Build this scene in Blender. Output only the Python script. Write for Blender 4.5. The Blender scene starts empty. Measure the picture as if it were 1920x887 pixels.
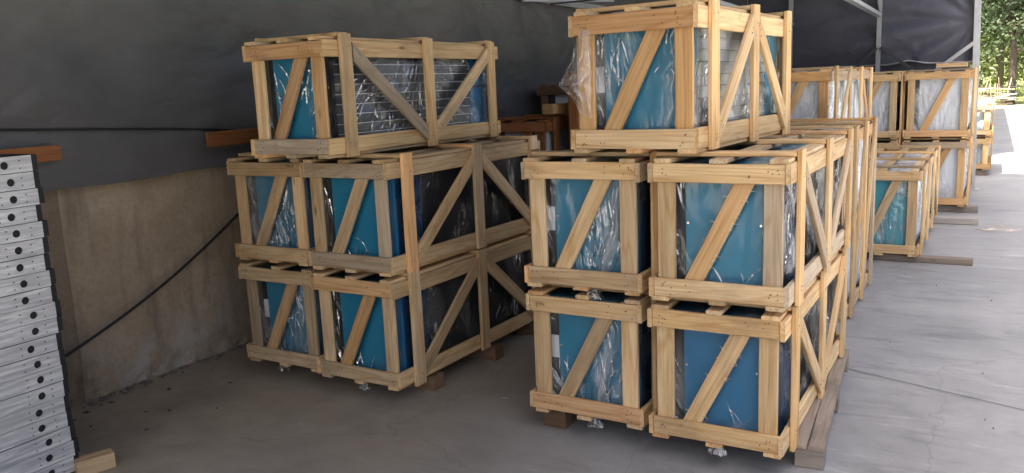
import bpy, bmesh, math, random
import numpy as np
from mathutils import Vector, Matrix, noise

# ------------------------------------------------------------------ camera, sky, sun, exposure
scene = bpy.context.scene
COL = scene.collection
PITCH, ROLL, YAW, CAM_Z, FPX = 0.1778, -0.0430, -0.5323, 1.756, 1533.8

fw = Vector((math.sin(YAW) * math.cos(PITCH), math.cos(YAW) * math.cos(PITCH), -math.sin(PITCH)))
r0 = Vector((math.cos(YAW), -math.sin(YAW), 0))
u0 = r0.cross(fw)
cr = r0 * math.cos(ROLL) + u0 * math.sin(ROLL)
cu = -r0 * math.sin(ROLL) + u0 * math.cos(ROLL)
cam_data = bpy.data.cameras.new('camera')
cam_data.sensor_fit = 'HORIZONTAL'
cam_data.sensor_width = 36
cam_data.lens = FPX / 1920 * 36
cam_data.clip_start = 0.05
cam_data.clip_end = 1500
cam = bpy.data.objects.new('camera', cam_data)
COL.objects.link(cam)
cam.matrix_world = Matrix(((cr.x, cu.x, -fw.x, 0), (cr.y, cu.y, -fw.y, 0), (cr.z, cu.z, -fw.z, CAM_Z), (0, 0, 0, 1)))
scene.camera = cam

SUN = Vector((-0.15, -0.40, 0.90)).normalized()          # towards the sun
world = bpy.data.worlds.new('World')
scene.world = world
world.use_nodes = True
wn = world.node_tree
bg = wn.nodes['Background']
sky = wn.nodes.new('ShaderNodeTexSky')
sky.sky_type = 'NISHITA'
sky.sun_disc = False
sky.sun_elevation = math.asin(SUN.z)
sky.sun_rotation = math.atan2(SUN.x, SUN.y)
sky.air_density = 0.7
sky.dust_density = 8.0
sky.ozone_density = 0.0
wn.links.new(sky.outputs[0], bg.inputs[0])
bg.inputs[1].default_value = 0.10
sl = bpy.data.lights.new('sun', 'SUN')
sl.energy = 5.0
sl.angle = math.radians(0.53)
sl.color = (1.0, 0.91, 0.79)
so = bpy.data.objects.new('sun', sl)
so.rotation_euler = SUN.to_track_quat('Z', 'Y').to_euler()
COL.objects.link(so)

scene.view_settings.view_transform = 'Standard'
scene.view_settings.look = 'None'
scene.view_settings.gamma = 1
scene.view_settings.use_curve_mapping = False
scene.view_settings.exposure = 2.42
scene.render.engine = 'CYCLES'
scene.cycles.use_denoising = True
scene.cycles.max_bounces = 10
scene.cycles.diffuse_bounces = 6
scene.cycles.glossy_bounces = 4
scene.cycles.transmission_bounces = 4
scene.cycles.transparent_max_bounces = 24
scene.cycles.sample_clamp_indirect = 6
scene.cycles.caustics_reflective = False

random.seed(7)
R = random.Random(11)

# ------------------------------------------------------------------ helpers
def tag(o, label=None, cat=None, group=None, kind=None):
    if label: o['label'] = label
    if cat: o['category'] = cat
    if group: o['group'] = group
    if kind: o['kind'] = kind
    return o

def link(name, mesh, parent=None, mat=None, loc=None):
    o = bpy.data.objects.new(name, mesh)
    COL.objects.link(o)
    if parent: o.parent = parent
    if mat and not mesh.materials: mesh.materials.append(mat)
    if loc: o.location = loc
    return o

def empty(name, loc=(0, 0, 0), rz=0):
    o = bpy.data.objects.new(name, None)
    o.empty_display_size = 0.1
    COL.objects.link(o)
    o.location = loc
    o.rotation_euler = (0, 0, rz)
    return o

def pydata(name, v, f, smooth=False):
    m = bpy.data.meshes.new(name)
    m.from_pydata([tuple(map(float, p)) for p in v], [], [tuple(map(int, q)) for q in f])
    m.update()
    if smooth:
        m.polygons.foreach_set('use_smooth', [True] * len(m.polygons))
    return m

class MB:
    def __init__(s): s.v = []; s.f = []
    def box(s, x0, x1, y0, y1, z0, z1):
        n = len(s.v)
        s.v += [(x0, y0, z0), (x1, y0, z0), (x1, y1, z0), (x0, y1, z0), (x0, y0, z1), (x1, y0, z1), (x1, y1, z1), (x0, y1, z1)]
        s.f += [tuple(n + i for i in q) for q in ((0, 3, 2, 1), (4, 5, 6, 7), (0, 1, 5, 4), (1, 2, 6, 5), (2, 3, 7, 6), (3, 0, 4, 7))]
        return s
    def tube(s, pts, rad, seg=8, cap=True):
        pts = [Vector(p) for p in pts]
        rads = rad if isinstance(rad, (list, tuple)) else [rad] * len(pts)
        base = len(s.v)
        for i, p in enumerate(pts):
            d = (pts[min(i + 1, len(pts) - 1)] - pts[max(i - 1, 0)]).normalized()
            a = d.cross(Vector((0, 0, 1)))
            if a.length < 1e-3: a = d.cross(Vector((1, 0, 0)))
            a.normalize(); b = d.cross(a)
            for k in range(seg):
                t = 2 * math.pi * k / seg
                s.v.append(tuple(p + (a * math.cos(t) + b * math.sin(t)) * rads[i]))
        for i in range(len(pts) - 1):
            for k in range(seg):
                q = base + i * seg
                s.f.append((q + k, q + (k + 1) % seg, q + seg + (k + 1) % seg, q + seg + k))
        if cap:
            s.f.append(tuple(base + k for k in reversed(range(seg))))
            q = base + (len(pts) - 1) * seg
            s.f.append(tuple(q + k for k in range(seg)))
        return s
    def disc(s, c, n, rad, seg=8, h=0.0015):
        c = Vector(c); n = Vector(n).normalized()
        s.tube([c - n * 0.002, c + n * h], rad, seg)
        return s
    def build(s, name, mat, parent=None, smooth=False):
        return link(name, pydata(name, s.v, s.f, smooth), parent, mat)

# ------------------------------------------------------------------ materials
def newmat(name):
    m = bpy.data.materials.new(name)
    m.use_nodes = True
    nt = m.node_tree
    return m, nt, nt.nodes['Principled BSDF'], nt.nodes['Material Output']

def N(nt, t, **kw):
    n = nt.nodes.new('ShaderNode' + t)
    for k, v in kw.items():
        if k.startswith('i_'):
            key = k[2:]
            key = int(key) if key.isdigit() else key.replace('_', ' ')
            n.inputs[key].default_value = v
        else: setattr(n, k, v)
    return n

def ramp(nt, src, stops, interp='LINEAR'):
    n = N(nt, 'ValToRGB')
    n.color_ramp.interpolation = interp
    el = n.color_ramp.elements
    el[0].position, el[0].color = stops[0][0], (*stops[0][1], 1)
    el[1].position, el[1].color = stops[-1][0], (*stops[-1][1], 1)
    for p, c in stops[1:-1]:
        e = el.new(p); e.color = (*c, 1)
    nt.links.new(src, n.inputs[0])
    return n.outputs[0]

def mix(nt, fac, a, b, mode='MIX'):
    n = N(nt, 'Mix', data_type='RGBA', blend_type=mode)
    for sock, v in ((n.inputs[0], fac), (n.inputs[6], a), (n.inputs[7], b)):
        if isinstance(v, bpy.types.NodeSocket): nt.links.new(v, sock)
        elif isinstance(v, (int, float)): sock.default_value = v
        else: sock.default_value = (*v, 1)
    return n.outputs[2]

def g(v): return (v, v, v)

def bump(nt, bsdf, h, strength, dist):
    b = N(nt, 'Bump', i_Strength=strength, i_Distance=dist)
    nt.links.new(h, b.inputs['Height'])
    nt.links.new(b.outputs[0], bsdf.inputs['Normal'])
    return b

def wood_material():
    m, nt, b, out = newmat('sawn_pine')
    L = nt.links.new
    tc = N(nt, 'TexCoord'); oi = N(nt, 'ObjectInfo')
    off = N(nt, 'VectorMath', operation='SCALE'); off.inputs[0].default_value = (37.0, 11.0, 23.0)
    L(oi.outputs['Random'], off.inputs['Scale'])
    add = N(nt, 'VectorMath', operation='ADD'); L(tc.outputs['Object'], add.inputs[0]); L(off.outputs[0], add.inputs[1])
    # long grain
    mp = N(nt, 'Mapping'); mp.inputs['Scale'].default_value = (1.3, 26, 26); L(add.outputs[0], mp.inputs[0])
    n1 = N(nt, 'TexNoise', i_Scale=1.0, i_Detail=5.0, i_Roughness=0.6, i_Distortion=0.6); L(mp.outputs[0], n1.inputs['Vector'])
    mp2 = N(nt, 'Mapping'); mp2.inputs['Scale'].default_value = (3.5, 90, 90); L(add.outputs[0], mp2.inputs[0])
    n2 = N(nt, 'TexNoise', i_Scale=1.0, i_Detail=3.0); L(mp2.outputs[0], n2.inputs['Vector'])
    # cathedral figure
    mp3 = N(nt, 'Mapping'); mp3.inputs['Scale'].default_value = (0.55, 7, 7); L(add.outputs[0], mp3.inputs[0])
    n3 = N(nt, 'TexNoise', i_Scale=1.0, i_Detail=1.5, i_Distortion=0.3); L(mp3.outputs[0], n3.inputs['Vector'])
    mul = N(nt, 'Math', operation='MULTIPLY'); mul.inputs[1].default_value = 11.0; L(n3.outputs['Fac'], mul.inputs[0])
    fr = N(nt, 'Math', operation='PINGPONG'); fr.inputs[1].default_value = 0.5; L(mul.outputs[0], fr.inputs[0])
    col = ramp(nt, n1.outputs['Fac'], [(0.28, (0.50, 0.338, 0.172)), (0.48, (0.645, 0.462, 0.258)), (0.72, (0.74, 0.560, 0.340))])
    rings = ramp(nt, fr.outputs[0], [(0.0, (0.80, 0.68, 0.54)), (0.16, (1, 1, 1)), (1.0, (1, 1, 1))])
    col = mix(nt, 0.75, col, rings, 'MULTIPLY')
    fine = ramp(nt, n2.outputs['Fac'], [(0.3, (0.72, 0.64, 0.54)), (0.55, (1, 1, 1)), (1, (1.05, 1.05, 1.05))])
    col = mix(nt, 0.65, col, fine, 'MULTIPLY')
    # knots
    mk = N(nt, 'Mapping'); mk.inputs['Scale'].default_value = (3.0, 9.0, 9.0); L(add.outputs[0], mk.inputs[0])
    vk = N(nt, 'TexVoronoi', i_Scale=1.0); L(mk.outputs[0], vk.inputs['Vector'])
    kn = ramp(nt, vk.outputs['Distance'], [(0.03, g(0.9)), (0.07, g(0.55)), (0.14, g(0.0))])
    kr = N(nt, 'Math', operation='GREATER_THAN'); kr.inputs[1].default_value = 0.72
    sepc = N(nt, 'SeparateColor'); L(vk.outputs['Color'], sepc.inputs[0]); L(sepc.outputs[0], kr.inputs[0])
    km = N(nt, 'Math', operation='MULTIPLY'); L(kn, km.inputs[0]); L(kr.outputs[0], km.inputs[1])
    col = mix(nt, km.outputs[0], col, (0.21, 0.105, 0.045))
    # blotchy weathering / blue stain
    ms = N(nt, 'Mapping'); ms.inputs['Scale'].default_value = (2.2, 6, 6); L(add.outputs[0], ms.inputs[0])
    ns = N(nt, 'TexNoise', i_Scale=1.0, i_Detail=6.0, i_Roughness=0.65); L(ms.outputs[0], ns.inputs['Vector'])
    st = ramp(nt, ns.outputs['Fac'], [(0.48, g(0)), (0.68, g(0.75))])
    wr = N(nt, 'Math', operation='FRACT'); wm = N(nt, 'Math', operation='MULTIPLY'); wm.inputs[1].default_value = 7.31
    L(oi.outputs['Random'], wm.inputs[0]); L(wm.outputs[0], wr.inputs[0])
    ws = N(nt, 'Math', operation='MULTIPLY'); L(st, ws.inputs[0]); L(wr.outputs[0], ws.inputs[1])
    col = mix(nt, ws.outputs[0], col, (0.27, 0.20, 0.135))
    # per board value and the board's own tint
    vr = N(nt, 'MapRange', i_3=0.78, i_4=1.12); L(oi.outputs['Random'], vr.inputs[0])
    hs = N(nt, 'HueSaturation'); L(oi.outputs['Alpha'], hs.inputs['Saturation']); L(vr.outputs[0], hs.inputs['Value']); L(col, hs.inputs['Color'])
    col = mix(nt, 1.0, hs.outputs[0], oi.outputs['Color'], 'MULTIPLY')
    L(col, b.inputs['Base Color'])
    b.inputs['Roughness'].default_value = 0.72
    b.inputs['Specular IOR Level'].default_value = 0.25
    hh = N(nt, 'Math', operation='ADD'); L(n2.outputs['Fac'], hh.inputs[0]); L(n1.outputs['Fac'], hh.inputs[1])
    bump(nt, b, hh.outputs[0], 0.35, 0.0025)
    return m
M_WOOD = wood_material()

def simple(name, col, rough=0.5, metal=0.0, var=0.12, scale=6.0, spec=0.5, bmp=0.0, bscale=40.0, coat=0.0):
    m, nt, b, out = newmat(name)
    tc = N(nt, 'TexCoord')
    n = N(nt, 'TexNoise', i_Scale=scale, i_Detail=6.0, i_Roughness=0.6)
    nt.links.new(tc.outputs['Object'], n.inputs['Vector'])
    c = ramp(nt, n.outputs['Fac'], [(0.25, tuple(x * (1 - var) for x in col)), (0.75, tuple(min(1, x * (1 + var)) for x in col))])
    nt.links.new(c, b.inputs['Base Color'])
    rr = N(nt, 'MapRange', i_1=0.3, i_2=0.7, i_3=max(0, rough - 0.08), i_4=min(1, rough + 0.08))
    nt.links.new(n.outputs['Fac'], rr.inputs[0]); nt.links.new(rr.outputs[0], b.inputs['Roughness'])
    b.inputs['Metallic'].default_value = metal
    b.inputs['Specular IOR Level'].default_value = spec
    if coat: b.inputs['Coat Weight'].default_value = coat
    if bmp:
        n2 = N(nt, 'TexNoise', i_Scale=bscale, i_Detail=5.0)
        nt.links.new(tc.outputs['Object'], n2.inputs['Vector'])
        bump(nt, b, n2.outputs['Fac'], bmp, 0.01)
    return m

M_TEAL = simple('teal_paint', (0.014, 0.195, 0.325), 0.38, var=0.06, scale=3)
M_BLUE = simple('blue_paint', (0.014, 0.150, 0.305), 0.36, var=0.06, scale=3)
M_NAVY = simple('navy_film', (0.008, 0.042, 0.11), 0.3, var=0.1)
M_GREEN = simple('teal_green_paint', (0.03, 0.33, 0.43), 0.4, var=0.06)
M_PTURQ = simple('pale_turquoise', (0.30, 0.58, 0.62), 0.4, var=0.06)
M_BLACK = simple('black_coil', (0.012, 0.013, 0.015), 0.5, var=0.2)
M_GREY = simple('grey_grille', (0.058, 0.055, 0.053), 0.45, var=0.12)
M_PALE = simple('pale_panel', (0.74, 0.80, 0.86), 0.45, var=0.05)
M_LOUV = simple('pale_louvre', (0.42, 0.42, 0.41), 0.45, var=0.08)
M_LIP = simple('bright_edge', (0.62, 0.63, 0.64), 0.35, var=0.08)
M_PAPER = simple('white_paper', (0.74, 0.75, 0.78), 0.7, var=0.03)
M_SPLINT = simple('split_wood', (0.72, 0.58, 0.38), 0.7)
M_NAIL = simple('nail_steel', (0.07, 0.06, 0.055), 0.5, 0.6)
M_SCREW = simple('zinc_screw', (0.8, 0.8, 0.8), 0.25, 0.9)
M_STEEL = simple('galvanised_steel', (0.42, 0.43, 0.45), 0.5, 0.35, var=0.15, scale=9)
M_DSTEEL = simple('dark_steel', (0.06, 0.06, 0.066), 0.55, 0.2, var=0.2)
M_RUBBER = simple('black_rubber', (0.012, 0.012, 0.012), 0.6)
M_FOAM = simple('black_foam_edge', (0.014, 0.014, 0.015), 0.75, var=0.3, scale=30, bmp=0.5, bscale=120)

def film_material(name, milky, streak, gloss=0.018):
    m, nt, b, out = newmat(name)
    nt.nodes.remove(b)
    L = nt.links.new
    tc = N(nt, 'TexCoord'); oi = N(nt, 'ObjectInfo'); at = N(nt, 'Attribute', attribute_name='fold')
    off = N(nt, 'VectorMath', operation='SCALE'); off.inputs[0].default_value = (17.0, 31.0, 13.0); L(oi.outputs['Random'], off.inputs['Scale'])
    add = N(nt, 'VectorMath', operation='ADD'); L(tc.outputs['UV'], add.inputs[0]); L(off.outputs[0], add.inputs[1])
    w = N(nt, 'TexNoise', i_Scale=3.0, i_Detail=3.0, i_Roughness=0.5); L(add.outputs[0], w.inputs['Vector'])
    ws = N(nt, 'VectorMath', operation='SCALE'); ws.inputs['Scale'].default_value = 0.30; L(w.outputs['Color'], ws.inputs[0])
    wa = N(nt, 'VectorMath', operation='ADD'); L(add.outputs[0], wa.inputs[0]); L(ws.outputs[0], wa.inputs[1])
    def crease(rot, freq, amp):
        mp = N(nt, 'Mapping'); mp.inputs['Rotation'].default_value = (0, 0, rot); mp.inputs['Scale'].default_value = (freq, freq * 0.12, 1); L(wa.outputs[0], mp.inputs[0])
        nz = N(nt, 'TexNoise', i_Scale=1.0, i_Detail=2.0, i_Roughness=0.45); L(mp.outputs[0], nz.inputs['Vector'])
        mu = N(nt, 'Math', operation='MULTIPLY'); mu.inputs[1].default_value = 3.8; L(nz.outputs['Fac'], mu.inputs[0])
        pp = N(nt, 'Math', operation='PINGPONG'); pp.inputs[1].default_value = 0.5; L(mu.outputs[0], pp.inputs[0])
        sc = N(nt, 'Math', operation='MULTIPLY'); sc.inputs[1].default_value = amp; L(pp.outputs[0], sc.inputs[0])
        return pp.outputs[0], sc.outputs[0], nz.outputs['Fac']
    p1, a1, soft = crease(0.10, 9.0, 1.0)
    p2, a2, _ = crease(0.65, 11.0, 0.50)
    p3, a3, _ = crease(-0.6, 20.0, 0.30)
    h1 = N(nt, 'Math', operation='ADD'); L(a1, h1.inputs[0]); L(a2, h1.inputs[1])
    h = N(nt, 'Math', operation='ADD'); L(h1.outputs[0], h.inputs[0]); L(a3, h.inputs[1])
    bs = N(nt, 'MapRange', i_3=0.05, i_4=1.0); L(at.outputs['Fac'], bs.inputs[0])
    bp = N(nt, 'Bump', i_Distance=0.030); L(h.outputs[0], bp.inputs['Height']); L(bs.outputs[0], bp.inputs['Strength'])
    gl = N(nt, 'BsdfGlossy', i_Roughness=0.10); gl.inputs['Color'].default_value = (1, 1, 1, 1); L(bp.outputs[0], gl.inputs['Normal'])
    df = N(nt, 'BsdfDiffuse'); df.inputs['Color'].default_value = (0.86, 0.87, 0.88, 1); L(bp.outputs[0], df.inputs['Normal'])
    tl = N(nt, 'BsdfTranslucent'); tl.inputs['Color'].default_value = (0.8, 0.82, 0.84, 1)
    dt = N(nt, 'MixShader', i_0=0.3); L(df.outputs[0], dt.inputs[1]); L(tl.outputs[0], dt.inputs[2])
    tr = N(nt, 'BsdfTransparent'); tr.inputs['Color'].default_value = (0.975, 0.98, 0.985, 1)
    # layered creases get more gloss and haze; whitened lines also paint in glints
    def line(p, wd): return ramp(nt, p, [(0.0, g(1)), (wd, g(0.0))])
    l1, l2 = line(p1, 0.07), line(p2, 0.055)
    drape = ramp(nt, soft, [(0.40, g(0.25)), (0.52, g(1.0)), (0.66, g(2.2))])
    brk = N(nt, 'TexNoise', i_Scale=7.0, i_Detail=3.0); L(add.outputs[0], brk.inputs['Vector'])
    bk = ramp(nt, brk.outputs['Fac'], [(0.45, g(0)), (0.62, g(1))])
    mx = N(nt, 'Math', operation='MAXIMUM'); L(l1, mx.inputs[0]); L(l2, mx.inputs[1])
    mk = N(nt, 'Math', operation='MULTIPLY'); L(mx.outputs[0], mk.inputs[0]); L(bk, mk.inputs[1])
    fp = N(nt, 'Math', operation='MULTIPLY'); L(mk.outputs[0], fp.inputs[0]); L(at.outputs['Fac'], fp.inputs[1])
    ha = N(nt, 'Math', operation='MULTIPLY_ADD'); ha.inputs[1].default_value = streak; ha.inputs[2].default_value = milky * 0.12; L(fp.outputs[0], ha.inputs[0])
    dm = N(nt, 'Math', operation='MULTIPLY'); L(at.outputs['Fac'], dm.inputs[0]); L(drape, dm.inputs[1])
    hb = N(nt, 'Math', operation='MULTIPLY_ADD'); hb.inputs[1].default_value = milky; L(dm.outputs[0], hb.inputs[0]); L(ha.outputs[0], hb.inputs[2])
    s1 = N(nt, 'MixShader'); L(hb.outputs[0], s1.inputs[0]); L(tr.outputs[0], s1.inputs[1]); L(dt.outputs[0], s1.inputs[2])
    lw = N(nt, 'LayerWeight', i_Blend=0.12); L(bp.outputs[0], lw.inputs['Normal'])
    gm = N(nt, 'MapRange', i_3=gloss, i_4=0.8); L(lw.outputs['Fresnel'], gm.inputs[0])
    gf = N(nt, 'Math', operation='MULTIPLY_ADD'); gf.inputs[1].default_value = 0.075; L(at.outputs['Fac'], gf.inputs[0]); L(gm.outputs[0], gf.inputs[2])
    g2 = N(nt, 'Math', operation='MULTIPLY_ADD'); g2.inputs[1].default_value = 0.25; L(fp.outputs[0], g2.inputs[0]); L(gf.outputs[0], g2.inputs[2])
    s2 = N(nt, 'MixShader'); L(g2.outputs[0], s2.inputs[0]); L(s1.outputs[0], s2.inputs[1]); L(gl.outputs[0], s2.inputs[2])
    L(s2.outputs[0], out.inputs['Surface'])
    return m
M_FILM = film_material('clear_film', 0.23, 0.50)
M_FILMW = film_material('milky_film', 0.42, 0.25)
M_FILMD = film_material('clear_film_taut', 0.08, 0.7)

def concrete_floor():
    m, nt, b, out = newmat('concrete_floor')
    L = nt.links.new
    tc = N(nt, 'TexCoord')
    n1 = N(nt, 'TexNoise', i_Scale=0.7, i_Detail=8.0, i_Roughness=0.62); L(tc.outputs['Object'], n1.inputs['Vector'])
    n2 = N(nt, 'TexNoise', i_Scale=7.0, i_Detail=8.0, i_Roughness=0.7); L(tc.outputs['Object'], n2.inputs['Vector'])
    n3 = N(nt, 'TexNoise', i_Scale=95.0, i_Detail=4.0, i_Roughness=0.7); L(tc.outputs['Object'], n3.inputs['Vector'])
    c = ramp(nt, n1.outputs['Fac'], [(0.3, (0.222, 0.226, 0.230)), (0.5, (0.280, 0.284, 0.287)), (0.7, (0.335, 0.338, 0.338))])
    d = ramp(nt, n2.outputs['Fac'], [(0.3, g(0.80)), (0.55, g(1.0)), (0.75, g(1.12))])
    c = mix(nt, 0.8, c, d, 'MULTIPLY')
    e = ramp(nt, n3.outputs['Fac'], [(0.3, g(0.85)), (0.6, g(1.0)), (0.8, g(1.12))])
    c = mix(nt, 0.6, c, e, 'MULTIPLY')
    # trowel sweeps: pale and dark streaks along x
    mp = N(nt, 'Mapping'); mp.inputs['Scale'].default_value = (1.0, 5.5, 1); mp.inputs['Rotation'].default_value = (0, 0, 0.5); L(tc.outputs['Object'], mp.inputs[0])
    n4 = N(nt, 'TexNoise', i_Scale=1.3, i_Detail=7.0, i_Roughness=0.68, i_Distortion=1.2); L(mp.outputs[0], n4.inputs['Vector'])
    s = ramp(nt, n4.outputs['Fac'], [(0.34, g(0.68)), (0.46, g(1.0)), (0.58, g(1.0)), (0.70, g(1.34))])
    c = mix(nt, 0.75, c, s, 'MULTIPLY')
    # oily / earthy dirt in the back half of the shelter (x below about -2.2)
    sx = N(nt, 'SeparateXYZ'); L(tc.outputs['Object'], sx.inputs[0])
    ad = N(nt, 'Math', operation='MULTIPLY_ADD'); ad.inputs[1].default_value = 2.4; L(n1.outputs['Fac'], ad.inputs[0]); L(sx.outputs['X'], ad.inputs[2])
    mr = N(nt, 'MapRange', i_1=0.0, i_2=-2.2, i_3=0.0, i_4=0.9); L(ad.outputs[0], mr.inputs[0])
    nd = N(nt, 'TexNoise', i_Scale=2.6, i_Detail=9.0, i_Roughness=0.66); L(tc.outputs['Object'], nd.inputs['Vector'])
    dirt = ramp(nt, nd.outputs['Fac'], [(0.32, (0.245, 0.202, 0.146)), (0.52, (0.335, 0.277, 0.20)), (0.7, (0.40, 0.34, 0.25))])
    c = mix(nt, mr.outputs[0], c, dirt)
    # scuff scratches
    mv = N(nt, 'Mapping'); mv.inputs['Scale'].default_value = (5, 0.7, 1); mv.inputs['Rotation'].default_value = (0, 0, -0.9); L(tc.outputs['Object'], mv.inputs[0])
    nv = N(nt, 'TexNoise', i_Scale=2.0, i_Detail=10.0, i_Roughness=0.75); L(mv.outputs[0], nv.inputs['Vector'])
    sc = ramp(nt, nv.outputs['Fac'], [(0.64, g(0)), (0.75, g(0.5))])
    c = mix(nt, sc, c, (0.36, 0.35, 0.34))
    # hairline cracks
    vo = N(nt, 'TexVoronoi', feature='DISTANCE_TO_EDGE', i_Scale=0.55); 
    wv = N(nt, 'VectorMath', operation='SCALE'); wv.inputs['Scale'].default_value = 0.35
    nn = N(nt, 'TexNoise', i_Scale=3.0, i_Detail=6.0); L(tc.outputs['Object'], nn.inputs['Vector']); L(nn.outputs['Color'], wv.inputs[0])
    va = N(nt, 'VectorMath', operation='ADD'); L(tc.outputs['Object'], va.inputs[0]); L(wv.outputs[0], va.inputs[1]); L(va.outputs[0], vo.inputs['Vector'])
    ck = ramp(nt, vo.outputs['Distance'], [(0.0, g(0.5)), (0.0035, g(0.0))])
    ckm = N(nt, 'Math', operation='MULTIPLY'); L(ck, ckm.inputs[0]); L(n2.outputs['Fac'], ckm.inputs[1])
    c = mix(nt, ckm.outputs[0], c, (0.06, 0.06, 0.06))
    L(c, b.inputs['Base Color'])
    rg = N(nt, 'MapRange', i_1=0.3, i_2=0.7, i_3=0.42, i_4=0.68); L(n2.outputs['Fac'], rg.inputs[0]); L(rg.outputs[0], b.inputs['Roughness'])
    b.inputs['Specular IOR Level'].default_value = 0.35
    hb = N(nt, 'Math', operation='MULTIPLY_ADD'); hb.inputs[1].default_value = 0.35; L(n3.outputs['Fac'], hb.inputs[0]); L(n2.outputs['Fac'], hb.inputs[2])
    bump(nt, b, hb.outputs[0], 0.3, 0.006)
    return m
M_FLOOR = concrete_floor()

def concrete_wall(name, k):
    m, nt, b, out = newmat(name)
    L = nt.links.new
    tc = N(nt, 'TexCoord')
    n1 = N(nt, 'TexNoise', i_Scale=1.6, i_Detail=8.0, i_Roughness=0.65); L(tc.outputs['Object'], n1.inputs['Vector'])
    n2 = N(nt, 'TexNoise', i_Scale=38.0, i_Detail=6.0, i_Roughness=0.7); L(tc.outputs['Object'], n2.inputs['Vector'])
    mp = N(nt, 'Mapping'); mp.inputs['Scale'].default_value = (1, 5, 0.7); L(tc.outputs['Object'], mp.inputs[0])
    n3 = N(nt, 'TexNoise', i_Scale=1.7, i_Detail=6.0, i_Roughness=0.6); L(mp.outputs[0], n3.inputs['Vector'])
    c = ramp(nt, n1.outputs['Fac'], [(0.3, (0.29 * k, 0.22 * k, 0.148 * k)), (0.5, (0.41 * k, 0.318 * k, 0.222 * k)), (0.7, (0.48 * k, 0.385 * k, 0.28 * k))])
    c = mix(nt, 0.8, c, ramp(nt, n2.outputs['Fac'], [(0.3, g(0.75)), (0.55, g(1)), (0.8, g(1.15))]), 'MULTIPLY')
    st = ramp(nt, n3.outputs['Fac'], [(0.52, g(0)), (0.68, g(0.40))])
    c = mix(nt, st, c, (0.105 * k, 0.085 * k, 0.065 * k))
    # grey-white efflorescence and damp in the lowest half metre
    sx = N(nt, 'SeparateXYZ'); L(tc.outputs['Object'], sx.inputs[0])
    zz = N(nt, 'MapRange', i_1=0.62, i_2=0.05, i_3=0.0, i_4=1.0); L(sx.outputs['Z'], zz.inputs[0])
    n5 = N(nt, 'TexNoise', i_Scale=3.6, i_Detail=9.0, i_Roughness=0.7); L(tc.outputs['Object'], n5.inputs['Vector'])
    ef = ramp(nt, n5.outputs['Fac'], [(0.47, g(0)), (0.60, g(0.85))])
    em = N(nt, 'Math', operation='MULTIPLY'); L(ef, em.inputs[0]); L(zz.outputs[0], em.inputs[1])
    c = mix(nt, em.outputs[0], c, (0.44 * k, 0.40 * k, 0.34 * k))
    dk = ramp(nt, n5.outputs['Fac'], [(0.32, g(0.8)), (0.45, g(0))])
    zl = N(nt, 'MapRange', i_1=0.28, i_2=0.0, i_3=0.0, i_4=1.0); L(sx.outputs['Z'], zl.inputs[0])
    dm = N(nt, 'Math', operation='MULTIPLY'); L(dk, dm.inputs[0]); L(zl.outputs[0], dm.inputs[1])
    c = mix(nt, dm.outputs[0], c, (0.05, 0.042, 0.035))
    L(c, b.inputs['Base Color'])
    b.inputs['Roughness'].default_value = 0.9
    b.inputs['Specular IOR Level'].default_value = 0.2
    ha = N(nt, 'Math', operation='MULTIPLY_ADD'); ha.inputs[1].default_value = 0.5; L(n2.outputs['Fac'], ha.inputs[0]); L(n5.outputs['Fac'], ha.inputs[2])
    bump(nt, b, ha.outputs[0], 0.6, 0.02)
    return m
M_WALL = concrete_wall('rendered_concrete', 1.0)
M_PIER = concrete_wall('dark_concrete', 0.62)  # same concrete in a darker tone throughout

def tarp_material(name='grey_tarpaulin', k=(1, 1, 1)):
    m, nt, b, out = newmat(name)
    L = nt.links.new
    tc = N(nt, 'TexCoord')
    mp = N(nt, 'Mapping'); mp.inputs['Scale'].default_value = (1, 1, 2.2); L(tc.outputs['Object'], mp.inputs[0])
    n1 = N(nt, 'TexNoise', i_Scale=1.2, i_Detail=6.0, i_Roughness=0.6, i_Distortion=0.5); L(mp.outputs[0], n1.inputs['Vector'])
    c = ramp(nt, n1.outputs['Fac'], [(0.3, tuple(a * b_ for a, b_ in zip((0.088, 0.086, 0.085), k))), (0.7, tuple(a * b_ for a, b_ in zip((0.122, 0.119, 0.116), k)))])
    L(c, b.inputs['Base Color'])
    b.inputs['Roughness'].default_value = 0.48
    b.inputs['Specular IOR Level'].default_value = 0.4
    n2 = N(nt, 'TexNoise', i_Scale=4.0, i_Detail=5.0, i_Roughness=0.55, i_Distortion=1.0); L(mp.outputs[0], n2.inputs['Vector'])
    mc = N(nt, 'Mapping'); mc.inputs['Scale'].default_value = (1, 0.8, 1.5); mc.inputs['Rotation'].default_value = (0.5, 0, 0); L(tc.outputs['Object'], mc.inputs[0])
    n3 = N(nt, 'TexNoise', i_Scale=1.3, i_Detail=3.0, i_Roughness=0.5); L(mc.outputs[0], n3.inputs['Vector'])
    m5 = N(nt, 'Math', operation='MULTIPLY'); m5.inputs[1].default_value = 4.0; L(n3.outputs['Fac'], m5.inputs[0])
    pp = N(nt, 'Math', operation='PINGPONG'); pp.inputs[1].default_value = 0.5; L(m5.outputs[0], pp.inputs[0])
    sm_ = N(nt, 'Math', operation='MULTIPLY_ADD'); sm_.inputs[1].default_value = 1.6; L(pp.outputs[0], sm_.inputs[0]); L(n2.outputs['Fac'], sm_.inputs[2])
    bump(nt, b, sm_.outputs[0], 0.38, 0.03)
    return m
M_TARP = tarp_material()
M_TARPB = tarp_material('blue_grey_tarpaulin', (0.88, 0.92, 1.22))

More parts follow.
